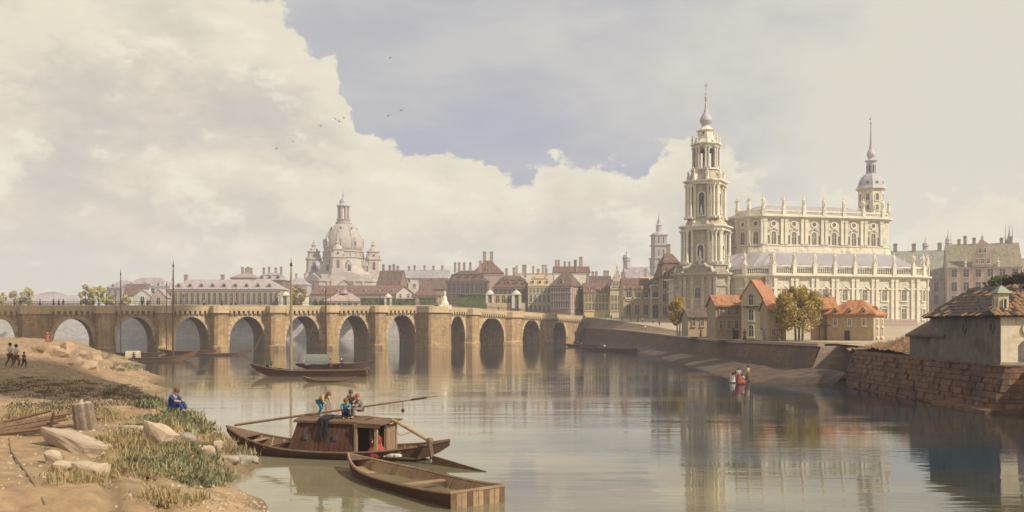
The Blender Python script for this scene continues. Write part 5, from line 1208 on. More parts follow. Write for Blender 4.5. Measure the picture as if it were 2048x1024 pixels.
tree('big bushy olive and gold tree among the red roofed houses', (X_(1598,139),139.0,4.5), Z_(566,139)-4.5, 3.7, 0, 34, LF_O, 6500, .24, .15, 4, 3, low=.10)
tree('round gold and green tree at the top of the quay slope', (X_(1357,200),200.0,4.7), Z_(591,200)-4.7, 2.9, 0, 26, LF_Y, 3800, .26, .15, 7, 2, low=.2)
for i, (px, Y, top, r_, lab) in enumerate([(1984,96,550,2.8,'dark green tree behind the gate house ridge, left of the pair'),(2036,94,533,3.4,'dark green tree behind the gate house ridge, right of the pair'),(2010,102,556,2.4,'low dark bush between the two trees behind the gate house')]):
    tree(lab, (X_(px,Y),Y,4.3), Z_(top,Y)-4.3, r_, 0, 22, LF_D, 3000, .24, .15, 20+i, low=.35)
for i, (x, y, h) in enumerate([(62,92,8.5),(74,96,7.5),(88,93,9.0)]): tree(['spreading dark tree behind the garden wall near the gate house','lower dark tree in the middle behind the garden wall','tallest dark tree at the far right behind the garden wall'][i], (x,y,4.2), h, 3.4, 0, 20, LF_D, 1800, .32, .2, 80+i, low=.25)
for i, (px, Y, top, r_, lab) in enumerate([(4,430,578,3.6,'pale tree cut by the left edge above the bridge'),(44,430,566,5.4,'pale round tree above the low shed roof at left'),(172,420,566,3.4,'yellow green tree, left of the pair beside the lilac houses'),(198,418,562,4.0,'yellow green tree, taller right one of the pair beside the lilac houses'),(222,405,584,2.6,'small pale tree in front of the narrow lilac house'),(252,404,586,2.8,'small pale tree at the foot of the streaked brown roof'),(598,402,563,4.2,'golden green tree left of the domed church')]):
    tree(lab, (X_(px,Y),Y,11), Z_(top,Y)-11, r_, 0, 16, LF_P if px < 580 else LF_O, 1500, .55, .3, 40+i, low=.12, group=None)
tree('dark shrubs massed under the pink pavilion roof', (X_(640,396),396,11), Z_(594,396)-11, 5.0, 0, 14, LF_D, 1400, .5, .2, 61, name='shrub', low=.0)
# ================================================================== boats
WOOD = mat('tarred wood', (.105,.058,.036), bump=.05, scale=2.2, var=.35, stain=(.055,.032,.022)); WOODL = mat('bare wood', (.34,.23,.13), bump=.05, scale=2.5, var=.3, stain=(.25,.165,.09)); WOODR = mat('red brown wood', (.11,.045,.027), bump=.05, scale=2, var=.3)
WOODM = mat('weathered wood', (.165,.10,.06), bump=.05, scale=2.5, var=.35, stain=(.115,.07,.045)); ROPE = mat('rope', (.24,.185,.11), bump=.02)
def hull(par, L_, Bm, z0, z1, zm, end0='point', end1='point', th=.09, n=22, keel=-.35, mo=WOOD, mi=WOODM, flat=.72, pw=2.2):
    """boat shell along x: sheer z0 at -L/2, zm amidships, z1 at +L/2"""
    def sect(t):
        x = L_*(t-.5); s = 2*t-1
        wl = 1-abs(s)**pw if ((s < 0 and end0 == 'point') or (s > 0 and end1 == 'point')) else 1-.06*abs(s)**2.5
        w = max(.02, Bm/2*wl); top = zm+(z0-zm)*max(0,-s)**2.4+(z1-zm)*max(0,s)**2.4
        bot = keel+((top-.25-keel)*abs(s)**3.2 if ((s < 0 and end0 == 'point') or (s > 0 and end1 == 'point')) else .12*abs(s)**2)
        return x, w, top, bot
    S = [sect(i/n) for i in range(n+1)]
    o = MB(); i_ = MB(); gnl = MB(); R_ = [[(x,-w,t),(x,-w*(.5+flat/2),(t+b)/2),(x,-w*flat,b),(x,0,b-.02),(x,w*flat,b),(x,w*(.5+flat/2),(t+b)/2),(x,w,t)] for x,w,t,b in S]
    Q_ = [[(x,-max(.01,w-th),t-.02),(x,-max(.01,w*(.5+flat/2)-th),(t+b)/2),(x,-max(.01,w*flat-th),b+th),(x,0,b+th),(x,max(.01,w*flat-th),b+th),(x,max(.01,w*(.5+flat/2)-th),(t+b)/2),(x,max(.01,w-th),t-.02)] for x,w,t,b in S]
    for rr, mm in ((R_,o),(Q_,i_)):
        vs = [p for q in rr for p in q]; mm.add(vs, [(a*7+k,a*7+k+1,(a+1)*7+k+1,(a+1)*7+k) for a in range(n) for k in range(6)])
        mm.add(rr[0], [tuple(range(7))]); mm.add(rr[-1], [tuple(range(7))])
    h = o.build('hull', mo, par); i_.build('inner_planking', mi, par)
    for s in (-1,1):
        gnl.tube([(x, s*w, t+.01) for x,w,t,b in S], .07, 5)
    gnl.build('gunwale', mi, par); return S
def sec_at(S, x):
    xs = [q[0] for q in S]; return [float(np.interp(x, xs, [q[k] for q in S])) for k in range(4)]
# ---- foreground house boat
HB = Vector((X_(668,47.6), 47.6, 0)); hrz = radians(-16)
hb = empty('house_boat', HB, hrz, 'dark tarred house boat with plank cabin and long sweep moored at the near shore', 'boat')
S = hull(hb, 13.2, 3.3, 1.35, 1.05, .38, keel=-.3, pw=2.6, n=26)
# cabin: plank walls lean inward
c0, c1, cw0, cw1, ch0, ch1 = -2.0, 1.9, 1.45, 1.12, .3, 1.86
core = MB(); core.add([(c0+.02,-cw0+.06,ch0),(c1,-cw0+.06,ch0),(c1,cw0-.06,ch0),(c0+.02,cw0-.06,ch0),(c0+.47,-cw1+.06,ch1),(c1-.05,-cw1+.06,ch1),(c1-.05,cw1-.06,ch1),(c0+.47,cw1-.06,ch1)], [(0,1,5,4),(2,3,7,6),(3,0,4,7),(1,2,6,5)]); cab = core.build('cabin', WOODR, hb)
rnd = random.Random(2); nb = 13
for side in (-1,1):
    for k in range(nb):
        a0, a1 = k/nb, (k+1)/nb; xb0, xb1 = c0+(c1-c0)*a0, c0+(c1-c0)*a1; xt0, xt1 = c0+.45+(c1-.05-c0-.45)*a0, c0+.45+(c1-.05-c0-.45)*a1; p = rnd.uniform(.0,.035); g_ = .012
        y0, y1 = side*(cw0+p), side*(cw1+p); yi0, yi1 = side*(cw0-.05), side*(cw1-.05)
        MB().add([(xb0+g_,y0,ch0-.02),(xb1-g_,y0,ch0-.02),(xt1-g_,y1,ch1),(xt0+g_,y1,ch1),(xb0+g_,yi0,ch0-.02),(xb1-g_,yi0,ch0-.02),(xt1-g_,yi1,ch1),(xt0+g_,yi1,ch1)], [(0,1,2,3),(0,4,5,1),(1,5,6,2),(2,6,7,3),(3,7,4,0)]).build('cabin_board', WOODR if rnd.random() < .6 else WOOD, cab)
for k in range(7): MB().box(c0-.05,c0-.0,-cw0+k*.41,-cw0+k*.41+.39,ch0,ch1-.1).build('cabin_board', WOODR, cab) if False else None
rfm = MB(); rfm.add([(c0+.3,-cw1-.16,ch1),(c1+.15,-cw1-.16,ch1),(c1+.15,0,ch1+.2),(c0+.3,0,ch1+.2),(c0+.3,cw1+.16,ch1),(c1+.15,cw1+.16,ch1),(c0+.3,-cw1-.16,ch1+.12),(c1+.15,-cw1-.16,ch1+.12),(c1+.15,0,ch1+.32),(c0+.3,0,ch1+.32),(c0+.3,cw1+.16,ch1+.12),(c1+.15,cw1+.16,ch1+.12)],
   [(0,1,2,3),(3,2,5,4),(6,7,8,9),(9,8,11,10),(0,1,7,6),(4,10,11,5),(0,6,9,3),(3,9,10,4),(1,2,8,7),(2,5,11,8)]); rfm.build('cabin_roof', WOODM, hb)
for x in (-.95,.75): MB().box(-.10,.10,-.05,.05,0,.26).build('cabin_window', mat('blue grey glass', (.07,.10,.13), rough=.3, bump=0), hb, (x,-1.34,1.0), 0)
# porch frame at the bow end of the cabin
for x, y in ((c1+.05,-1.35),(c1+1.15,-1.28),(c1+.05,1.3),(c1+1.15,1.2)): MB().box(-.07,.07,-.07,.07,.2,1.72).build('porch_post', WOODL, hb, (x,y,0))
MB().box(c1-.05,c1+1.35,-1.42,-1.24,1.72,1.88).build('porch_beam', WOODL, hb); MB().box(c1-.05,c1+1.3,1.15,1.3,1.72,1.86).build('porch_beam', WOODL, hb)
pr_ = MB(); pr_.add([(c1+.153,-1.5,1.9),(c1+1.5,-1.5,1.86),(c1+1.5,1.4,1.86),(c1+.153,1.4,1.9),(c1+.153,-1.5,1.97),(c1+1.5,-1.5,1.93),(c1+1.5,1.4,1.93),(c1+.153,1.4,1.97)], [(0,1,2,3),(4,5,6,7),(0,1,5,4),(1,2,6,5),(2,3,7,6),(3,0,4,7)]); pr_.build('porch_roof', WOODM, hb)
for k in range(5): MB().box(c1+.75,c1+.80,-1.2+k*.5,-1.2+k*.5+.46,.25,1.7).build('bulkhead_board', WOODM, hb)
for k in range(4): MB().box(c1+1.1,c1+1.15,-.2+k*.35,-.2+k*.35+.32,.25,1.7).build('bulkhead_board', WOODL, hb)
MB().box(-5.2,c0-.05,-1.1,1.1,.12,.2).build('deck', WOODM, hb); MB().box(c1+.1,5.2,-1.0,1.0,.12,.2).build('deck', WOODM, hb)
for x in (-4.6,-3.4,4.2): 
    q = sec_at(S, x); MB().box(-.13,.13,-q[1]+.05,q[1]-.05,q[2]-.16,q[2]-.08).build('thwart', WOODL, hb, (x,0,0))
for x in (-5.9,-5.4,-4.9,-4.3,-3.7,-3.0,-2.5,3.6,4.6,5.4):
    q = sec_at(S, x)
    for s in (-1,1): MB().tube([(x,s*(q[1]-.07),q[2]-.03),(x,s*(q[1]*.86-.07),(q[2]+q[3])/2),(x,s*(q[1]*.72-.1),q[3]+.1)], .05, 4).build('rib', WOODL, hb)
dk = MB(); q0, q1 = sec_at(S,-6.4), sec_at(S,-4.9); dk.add([(-6.4,-q0[1],q0[2]+.02),(-6.4,q0[1],q0[2]+.02),(-4.9,q1[1],q1[2]+.02),(-4.9,-q1[1],q1[2]+.02)], [(0,1,2,3)]); dk.build('fore_deck', WOODM, hb)
# black cloth over the roof edge
cl = MB(); npx = 7; rows_ = []
for j in range(8):
    t = j/7; rows_.append([(-.25+.72*k/(npx-1)*(1-.4*t)+.16*t, (-.45-1.0*t*2.3 if t < .43 else -1.46-.03*sin(k*2.1+j)), (2.24-.3*t if t < .43 else 2.08-1.25*(t-.43)/.57*(.82+.18*cos(k*1.9)))) for k in range(npx)])
cl.add([p for r_ in rows_ for p in r_], [(a*npx+k,a*npx+k+1,(a+1)*npx+k+1,(a+1)*npx+k) for a in range(7) for k in range(npx-1)])
ck = cl.build('black_cloth', mat('black cloth', (.02,.018,.02), bump=.03), None, HB, hrz); tag(ck, 'black cloth hanging over the house boat cabin roof', 'cloth')
# long sweep pole and steering gear
def HBW(x,y,z): v = Vector((x,y,0)); v.rotate(Matrix.Rotation(hrz,3,'Z')); return v+HB+Vector((0,0,z))
pa = P(470,850,50.5); pb = P(875,792,46.6)
sp_ = empty('long_pole', pa, 0, 'long pale pole laid across the house boat and pointing to the right', 'pole'); dlt = pb-pa
MB().tube([(0,0,0), dlt*.4, dlt*.8, dlt], [.075,.07,.05,.02], 7).build('shaft', WOODL, sp_); MB().tube([dlt*.88, dlt*.95], [.055,.05], 7).build('binding', WOOD, sp_)
kb = dlt*.84; MB().tube([kb, kb+Vector((0,0,-.42))], .012, 4).lathe([(.03,-.62),(.1,-.55),(.09,-.45),(.03,-.4)], 7, kb).build('hanging_weight', WOOD, sp_)
sg0 = HBW(c1+1.35,-.9,1.98); p1 = P(783,838,46.5); p2 = P(862,884,45.0); p3 = P(864,916,44.6); p4 = P(972,944,42.2)
rd = empty('steering_oar', p2, 0, 'jointed wooden steering oar hanging from the house boat bow into the water', 'oar')
MB().tube([p1-p2, Vector((0,0,0))], [.08,.09], 7).build('upper_spar', WOODL, rd); MB().tube([Vector((-.1,0,.12)), p3-p2], [.13,.12], 7).build('post', WOODM, rd)
a_, b_ = p3-p2, p4-p2; MB().add([a_+Vector((0,0,.12)), b_+Vector((0,0,.02)), b_+Vector((0,.05,-.12)), a_+Vector((0,0,-.6)), a_+Vector((.02,.12,.12)), b_+Vector((.02,.12,.02)), b_+Vector((.02,.15,-.12)), a_+Vector((.02,.12,-.6))], [(0,1,2,3),(4,5,6,7),(0,1,5,4),(1,2,6,5),(2,3,7,6),(3,0,4,7)]).build('blade', WOODM, rd)
MB().lathe([(.16,-.1),(.18,0),(.16,.1)], 8, (-.05,0,.1)).build('lashing', ROPE, rd); 
mid_ = (p1-p2)*.45; MB().tube([p1-p2+Vector((-.9,0,.05)), mid_*.9+Vector((-.7,0,-.15)), mid_], .02, 4).build('stay_rope', ROPE, rd)

# ---- open skiff in the foreground
bow = Vector((X_(697,43.2), 43.2, 0)); stn = Vector((X_(955,34.4), 34.4, 0)); dv = stn-bow; SKL = dv.length; srz = atan2(dv.y, dv.x)
sk_ = empty('open_skiff', (bow+stn)/2, srz, 'open flat bottomed wooden skiff floating in the foreground', 'boat')
S2 = hull(sk_, SKL, 2.75, .72, .62, .42, 'point', 'square', keel=-.22, mo=WOODR, mi=WOODL, flat=.84, pw=2.0, n=24)
xe = SKL/2
for k in range(10): 
    y0 = -1.28+k*.256; MB().box(xe+.002,xe+.06,y0+.01,y0+.246,-.2,.6).build('transom_board', WOODL if k % 3 else WOODM, sk_)
MB().box(xe-.05,xe+.09,-1.32,1.32,.6,.68).build('transom_cap', WOODL, sk_)
for x in np.linspace(-SKL*.36, SKL*.42, 7):
    q = sec_at(S2, x)
    for s in (-1,1): MB().tube([(x,s*(q[1]-.1),q[2]-.03),(x,s*(q[1]*.92-.12),(q[2]+q[3])/2),(x,s*(q[1]*.84-.14),q[3]+.13)], .045, 4).build('rib', WOODM, sk_)
for k in range(7): MB().box(-SKL*.33,SKL*.47,-.84+k*.24,-.84+k*.24+.225,-.1,-.06).build('floor_board', WOODL if k % 2 else WOODM, sk_)
q = sec_at(S2, -SKL*.38); MB().add([(-SKL*.5,-.03,.74),(-SKL*.38,-q[1],q[2]+.03),(-SKL*.38,q[1],q[2]+.03)], [(0,1,2)]).build('bow_deck', WOODM, sk_)
MB().box(-.16,.16,-1.12,1.12,.26,.32).build('thwart', WOODL, sk_, (SKL*.12,0,0))

# ---- middle distance boats
def barge(label, px0, px1, py, rz, Bm, z0, z1, zm, mo, end1='square', name='river_barge', cabin=None, mast=None, group=None, frac=.5, stuff=True):
    Y = WY(py); X0, X1 = X_(px0,Y), X_(px1,Y); L_ = (X1-X0)/cos(rz)
    t = empty(name, ((X0+X1)/2, Y, 0), rz, label, 'boat', group)
    S = hull(t, L_, Bm, z0, z1, zm, 'point', end1, keel=-.3, mo=mo, mi=WOODM, n=18)
    for f in (-.25,.0,.25):
        q = sec_at(S, f*L_); MB().box(-.18,.18,-q[1]+.06,q[1]-.06,q[2]-.15,q[2]-.07).build('thwart', WOODL, t, (f*L_,0,0))
    if cabin:
        a, b, hh, mt = cabin; x0, x1 = -L_/2+a*L_, -L_/2+b*L_; q = sec_at(S, (x0+x1)/2); w = q[1]*.86
        m = MB(); prf = [(w*cos(u), q[2]-.1+hh*sin(u)) for u in np.linspace(0,pi,9)]; m.extr(prf, x1-x0, 'x', 0, x0); m.build('canopy', mt, t)
    if mast:
        mpx, mtop, rad = mast; xm = (X_(mpx,Y)-(X0+X1)/2)/cos(rz); hm = Z_(mtop,Y)
        ms = MB().tube([(xm,0,-.1),(xm,0,hm*.55),(xm,0,hm*.86),(xm,0,hm)], [rad*1.1,rad*.95,rad*.65,rad*.25], 7).build('mast', WOODL if mpx == 582 else WOOD, t)
        MB().lathe([(.03,0),(rad*.95,.12),(rad*.8,.4),(.03,.7)], 7, (xm,0,hm*.93)).build('masthead', DARK, ms)
        MB().tube([(xm,0,hm*.84),(xm-L_*.38,0,sec_at(S,xm-L_*.3)[2])], .025, 4).build('stay', ROPE, ms) if rad > .13 else None
    return t, S, Y
CANV = mat('grey green canvas', (.17,.18,.16), bump=.05, scale=1.5)
barge('red brown sailing barge with tall pale mast in mid river',500,737,752,radians(-2),3.0,1.7,.9,.75,WOODR,mast=(582,517,.2))
barge('second barge with canvas cover lying behind the red brown barge',592,748,737,radians(2),2.8,.8,1.3,.7,WOOD,end1='point',cabin=(.13,.42,1.7,CANV),mast=(652,574,.16))
barge('small curved rowing boat alongside the red brown barge',606,712,765,radians(0),1.5,.75,.7,.25,WOODM,end1='point',name='rowing_boat')
barge('long barge under the third arch with mast and rising prow',244,392,722,radians(8),2.6,.6,2.2,.6,WOODM,end1='point',mast=(345,520,.2),cabin=(.08,.26,1.5,mat('straw mat', (.46,.38,.25), bump=.06)))
barge('moored barge with thin mast at the foot of the left bank',206,330,712,radians(-6),2.4,.9,.9,.7,WOOD,end1='point',mast=(240,538,.16))
barge('dark moored barge with bare stump mast beside the bridge pier',318,432,708,radians(3),2.5,1.2,.9,.7,WOODR,end1='point',mast=(334,562,.13))
barge('slim punt with long upturned prow under the fourth arch',392,502,711,radians(4),1.8,.4,1.6,.45,WOODM,end1='point',name='rowing_boat')
barge('flat barge moored against the right quay wall',1166,1272,702,radians(-55),3.2,1.0,1.0,.8,WOODM,name='river_barge')
barge('narrow boat lying at the right quay below the bridge end',1132,1196,694,radians(-50),2.4,.9,.9,.6,WOOD,end1='point',name='rowing_boat')
# ================================================================== people
def cmat(name, c): return mat('cloth '+name, c, bump=.02, scale=4, var=.2)
C = {'blue':cmat('blue',(.02,.06,.19)),'teal':cmat('teal',(.03,.22,.30)),'red':cmat('red',(.30,.05,.04)),'white':cmat('white',(.60,.55,.47)),'yellow':cmat('yellow',(.46,.31,.13)),'brown':cmat('brown',(.15,.085,.05)),
     'dark':cmat('dark',(.04,.035,.035)),'grey':cmat('grey',(.20,.18,.165)),'green':cmat('green',(.06,.13,.08)),'navy':cmat('navy',(.025,.03,.09)),'rust':cmat('rust',(.35,.11,.05))}
SKIN = mat('skin', (.45,.27,.18), bump=0, rough=.6, var=.08); HAIR = mat('hair', (.07,.04,.025), bump=.02)
POSE = {}
base_ = dict(hip=(0,0,.94), waist=(0,0,1.08), chest=(0,0,1.32), neck=(0,0,1.49), head=(0,-.02,1.60), crown=(0,-.01,1.72), shL=(-.19,0,1.42), shR=(.19,0,1.42), elL=(-.25,.03,1.15), elR=(.25,.03,1.15), haL=(-.24,-.07,.90), haR=(.24,-.07,.90),
             hpL=(-.10,0,.90), hpR=(.10,0,.90), knL=(-.11,-.03,.50), knR=(.11,-.03,.50), anL=(-.11,.02,.09), anR=(.11,.02,.09), toL=(-.13,-.17,.04), toR=(.13,-.17,.04))
POSE['stand'] = dict(base_)
POSE['walk'] = dict(base_, knL=(-.11,-.18,.52), anL=(-.11,-.14,.12), toL=(-.12,-.34,.06), knR=(.11,.05,.50), anR=(.11,.30,.14), toR=(.12,.16,.04), elL=(-.25,.12,1.16), haL=(-.25,.10,.93), elR=(.25,-.08,1.16), haR=(.24,-.25,.98))
POSE['sit'] = dict(base_, hip=(0,.05,.50), waist=(0,.03,.64), chest=(0,-.06,.86), neck=(0,-.12,1.02), head=(0,-.17,1.12), crown=(0,-.17,1.25), shL=(-.19,-.08,.96), shR=(.19,-.08,.96), elL=(-.23,-.22,.74), elR=(.23,-.22,.74), haL=(-.12,-.42,.66), haR=(.12,-.42,.66),
             hpL=(-.10,.02,.48), hpR=(.10,.02,.48), knL=(-.13,-.42,.52), knR=(.13,-.42,.52), anL=(-.12,-.44,.09), anR=(.12,-.44,.09), toL=(-.13,-.62,.04), toR=(.13,-.62,.04))
POSE['ground'] = dict(base_, hip=(0,.05,.14), waist=(0,.06,.28), chest=(0,-.04,.52), neck=(0,-.12,.68), head=(0,-.19,.77), crown=(0,-.20,.90), shL=(-.19,-.06,.62), shR=(.19,-.06,.62), elL=(-.22,-.25,.45), elR=(.22,-.25,.45), haL=(-.08,-.45,.42), haR=(.08,-.45,.42),
             hpL=(-.10,0,.13), hpR=(.10,0,.13), knL=(-.13,-.38,.42), knR=(.13,-.38,.42), anL=(-.12,-.55,.07), anR=(.12,-.55,.07), toL=(-.13,-.72,.04), toR=(.13,-.72,.04))
POSE['bend'] = dict(base_, hip=(0,.12,.82), waist=(0,.04,.93), chest=(0,-.20,1.06), neck=(0,-.36,1.14), head=(0,-.46,1.18), crown=(0,-.56,1.23), shL=(-.19,-.28,1.10), shR=(.19,-.28,1.10), elL=(-.22,-.36,.84), elR=(.22,-.40,.84), haL=(-.15,-.55,.66), haR=(.15,-.58,.66),
             hpL=(-.11,.12,.78), hpR=(.11,.12,.78), knL=(-.14,-.12,.46), knR=(.14,.18,.42), anL=(-.14,.02,.09), anR=(.15,.38,.10), toL=(-.14,-.16,.04), toR=(.16,.22,.04))
POSE['crouch'] = dict(base_, hip=(0,.10,.30), waist=(0,.06,.44), chest=(0,-.08,.66), neck=(0,-.18,.80), head=(0,-.25,.88), crown=(0,-.28,1.01), shL=(-.19,-.12,.74), shR=(.19,-.12,.74), elL=(-.24,-.30,.56), elR=(.24,-.30,.56), haL=(-.12,-.48,.60), haR=(.12,-.48,.60),
             hpL=(-.10,.10,.28), hpR=(.10,.10,.28), knL=(-.16,-.28,.46), knR=(.16,-.28,.46), anL=(-.13,-.04,.08), anR=(.13,-.04,.08), toL=(-.14,-.22,.04), toR=(.14,-.22,.04))
RAD = dict(hip=.135, waist=.12, chest=.15, neck=.06, head=.10, crown=.075, shL=.075, shR=.075, elL=.05, elR=.05, haL=.042, haR=.042, hpL=.095, hpR=.095, knL=.065, knR=.065, anL=.045, anR=.045, toL=.035, toR=.035)
EDG = [('hip','waist'),('waist','chest'),('chest','neck'),('neck','head'),('head','crown'),('chest','shL'),('chest','shR'),('shL','elL'),('shR','elR'),('elL','haL'),('elR','haR'),('hip','hpL'),('hip','hpR'),('hpL','knL'),('hpR','knR'),('knL','anL'),('knR','anR'),('anL','toL'),('anR','toR')]
COAT = [e for e in EDG if e[1] in ('waist','chest','shL','shR','elL','elR')]; TROU = [e for e in EDG if e[1] in ('hpL','hpR','knL','knR','anL','anR')]
_sm = {}
def skin_mesh(pose, edges, grow, lev, root='hip', cutarm=False):
    key = (pose, len(edges), grow, lev)
    if key in _sm: return _sm[key]
    nm = []; [nm.append(n) for e in edges for n in e if n not in nm]
    if root in nm: nm.remove(root); nm.insert(0, root)
    me = bpy.data.meshes.new('fig'); me.from_pydata([POSE[pose][n] for n in nm], [(nm.index(a), nm.index(b)) for a, b in edges], [])
    ob = bpy.data.objects.new('tmp', me); COL.objects.link(ob); md = ob.modifiers.new('skin', 'SKIN'); md.use_smooth_shade = True
    for i, n in enumerate(nm):
        r = RAD[n]+grow; me.skin_vertices[0].data[i].radius = (r*1.12 if n in ('hip','waist','chest') else r, r*.88 if n in ('hip','waist','chest') else r); me.skin_vertices[0].data[i].use_root = (i == 0)
    ob.modifiers.new('sub', 'SUBSURF').levels = lev; ob.modifiers['sub'].render_levels = lev
    dg = bpy.context.evaluated_depsgraph_get(); dg.update(); out = bpy.data.meshes.new_from_object(ob.evaluated_get(dg)); bpy.data.objects.remove(ob); _sm[key] = out; return out
def recol(me, mt):
    q = me.copy(); q.materials.clear(); q.materials.append(mt); return q
_rc = {}
def RC(me, mt):
    k = (me.name, mt.name)
    if k not in _rc: _rc[k] = recol(me, mt)
    return _rc[k]
_hat = {}
def hat_mesh(kind, mt):
    k = (kind, mt.name)
    if k not in _hat:
        m = MB()
        if kind == 'hat': m.lathe([(.20,0),(.21,.025),(.12,.03),(.11,.13),(.03,.15)], 10)
        else: m.lathe([(.105,-.10),(.125,-.02),(.12,.05),(.08,.11),(.02,.13)], 9)
        _hat[k] = m.mesh(kind, mt)
    return _hat[k]
def skirt_mesh(pose, mt):
    k = (pose, mt.name, 's')
    if k not in _hat:
        h = POSE[pose]['waist'][2]; m = MB(); y = POSE[pose]['hip'][1]
        if h < .8: m.lathe([(.42,.0),(.44,.15),(.34,h*.6),(.17,h)], 12, (0,y-.18,0), 0, 0, 1, 1.3)
        else: m.lathe([(.34,.02),(.33,.1),(.27,.5),(.20,.85),(.15,h)], 12, (0,y,0))
        _hat[k] = m.mesh('skirt', mt)
    return _hat[k]
def person(label, loc, rz=0.0, pose='stand', coat='brown', legs='dark', head='hair', scale=1.0, skirt=False, near=False, group=None, headc=None):
    lev = 1
    o = link('person', RC(skin_mesh(pose, EDG, 0, lev), SKIN), None, loc, rz, scale); tag(o, label, 'person', group)
    link('coat', RC(skin_mesh(pose, COAT, .028, lev), C[coat]), o)
    if skirt: link('skirt', skirt_mesh(pose, C[legs]), o)
    else: link('trousers', RC(skin_mesh(pose, TROU, .022, lev), C[legs]), o)
    cr = POSE[pose]['crown']; link('hat' if head == 'hat' else 'hair', hat_mesh(head, C[headc] if headc else (HAIR if head == 'hair' else C['dark'])), o, (cr[0], cr[1]+.01, cr[2]-.01))
    return o
# on the house boat
person('man in yellow shirt and blue trousers leaning over the house boat roof', HBW(-.55,-.35,2.12), hrz+radians(70), 'bend', 'yellow', 'teal', near=True, headc='brown')
person('man in blue crouching on the house boat roof', HBW(1.0,-.55,2.05), hrz+radians(20), 'crouch', 'teal', 'navy', headc='brown')
person('brown coated man kneeling upright on the house boat roof behind the one in blue', HBW(.95,.2,2.2), hrz+radians(10), 'sit', 'brown', 'brown', headc='brown')
person('grey clad man sitting at the end of the house boat roof', HBW(1.65,-.25,2.1), hrz+radians(-40), 'sit', 'grey', 'grey', headc='rust', scale=.95)
person('person in red sitting in the house boat porch', HBW(3.0,-.85,.22), hrz+radians(-30), 'sit', 'red', 'red', headc='green', skirt=True)
w_ = MB(); w_.ball((0,0,.12),.35,9,5,0,1.5,.9,.5).ball((.35,-.1,.1),.25,8,5,0,1.2,.8,.5).ball((-.3,-.12,.08),.2,8,5,0,1.2,.9,.5); o = w_.build('white_linen', C['white'], None, HBW(3.75,-.95,.2), hrz); tag(o, 'heap of white linen beside the person in red on the house boat', 'cloth')
# on the barges and shores
def on(px, py, z, **k):
    Y = WY(py, z); return (X_(px,Y), Y, z)
person('boatman in blue and dark green standing at the stern of the red brown barge', (X_(537,121.5),121.5,.55), radians(60), 'bend', 'green', 'blue', scale=1.05)
person('person in red hunched beside the boatman on the red brown barge', (X_(546,122),122,.5), radians(-60), 'crouch', 'rust', 'rust')
person('rust coated passenger sitting in the canvas covered barge', (X_(660,141),141,.35), radians(30), 'sit', 'rust', 'brown')
person('navy clad passenger with white cap sitting in the canvas covered barge', (X_(684,141),141,.35), radians(-20), 'sit', 'navy', 'navy', headc='white')
person('dark blue boatman sitting low in the long barge by the left bank', (X_(268,169),169,.4), 0, 'sit', 'navy', 'navy', scale=1.1)
for px, py, sc_, coat, legs, sk, lab in [(20,733,1.12,'white','brown',False,'walker in pale jacket, left of the pair on the sandy left bank'),(32,736,1.12,'white','brown',False,'walker in pale jacket, right of the pair on the sandy left bank'),(48,735,.75,'brown','dark',False,'small child in brown behind the pair on the sandy left bank')]:
    h_ = hit(px, py, 40, 150); person(lab, (h_.x,h_.y,h_.z-.02), radians(150), 'walk', coat, legs, scale=sc_)
for px, coat, lab in [(95,'rust','figure in rust red on the bank crest under the bridge'),(102,'brown','figure in brown on the bank crest under the bridge')]:
    h_ = hit(px, 683, 100, 225); person(lab, (h_.x,h_.y,h_.z), 0, 'stand', coat, coat, skirt=True, scale=1.0)
sb = hit(346, 822, 25, 80); person('figure in bright blue with brown hair sitting on the bank edge', (sb.x,sb.y,sb.z-.03), radians(75), 'ground', 'blue', 'blue', headc='brown', scale=1.25)
for px, py, rz, pose, coat, legs, sk, lab in [(1466,764,20,'bend','red','white',True,'washerwoman in red stooping at the right water edge'),(1477,767,-30,'stand','white','red',True,'washerwoman with white blouse and red skirt at the right water edge'),(1483,766,0,'crouch','white','rust',True,'washerwoman crouching in white at the right water edge'),(1496,761,40,'stand','yellow','brown',True,'woman in yellow standing apart on the right foreshore')]:
    Y = WY(py, .12); person(lab, (X_(px,Y),Y,.1), radians(rz), pose, coat, legs, skirt=sk, scale=1.05)
for px, z, Y, coat, lab in [(1523,4.6,143,'white','pale figure standing on the quay edge before the tall gable house'),(1489,4.5,147,'red','red clad figure at the door of the tall gable house'),(1557,4.5,138.5,'rust','rust figure sitting under the big bushy tree'),(1402,4.65,176,'red','red figure on the street left of the orange roofed house'),(1416,4.6,172,'white','white figure on the street left of the orange roofed house')]:
    person(lab, (X_(px,Y),Y,z), random.Random(px).uniform(-1,1), 'stand', coat, 'brown' if px != 1523 else 'white', skirt=True, head='hat')
for px, Y, dx, coat, lab in [(1273,262,1.5,'rust','figure in rust climbing the embankment path'),(1277,260,1.5,'white','figure in white on the embankment path')]:
    X = X_(px,Y); ws = float(np.interp(-Y,[-r[0] for r in RB],[r[2] for r in RB])); wz = float(np.interp(-Y,[-r[0] for r in RB],[r[3] for r in RB])); us = float(np.interp(-Y,[-r[0] for r in RB],[r[4] for r in RB])); uz = float(np.interp(-Y,[-r[0] for r in RB],[r[5] for r in RB]))
    X = ws+.9+(0 if coat == 'rust' else .5); person(lab, (X,Y,wz+(uz-wz)*max(0,(X-ws-.5)/(us-ws-.5))), .3, 'walk', coat, 'brown')
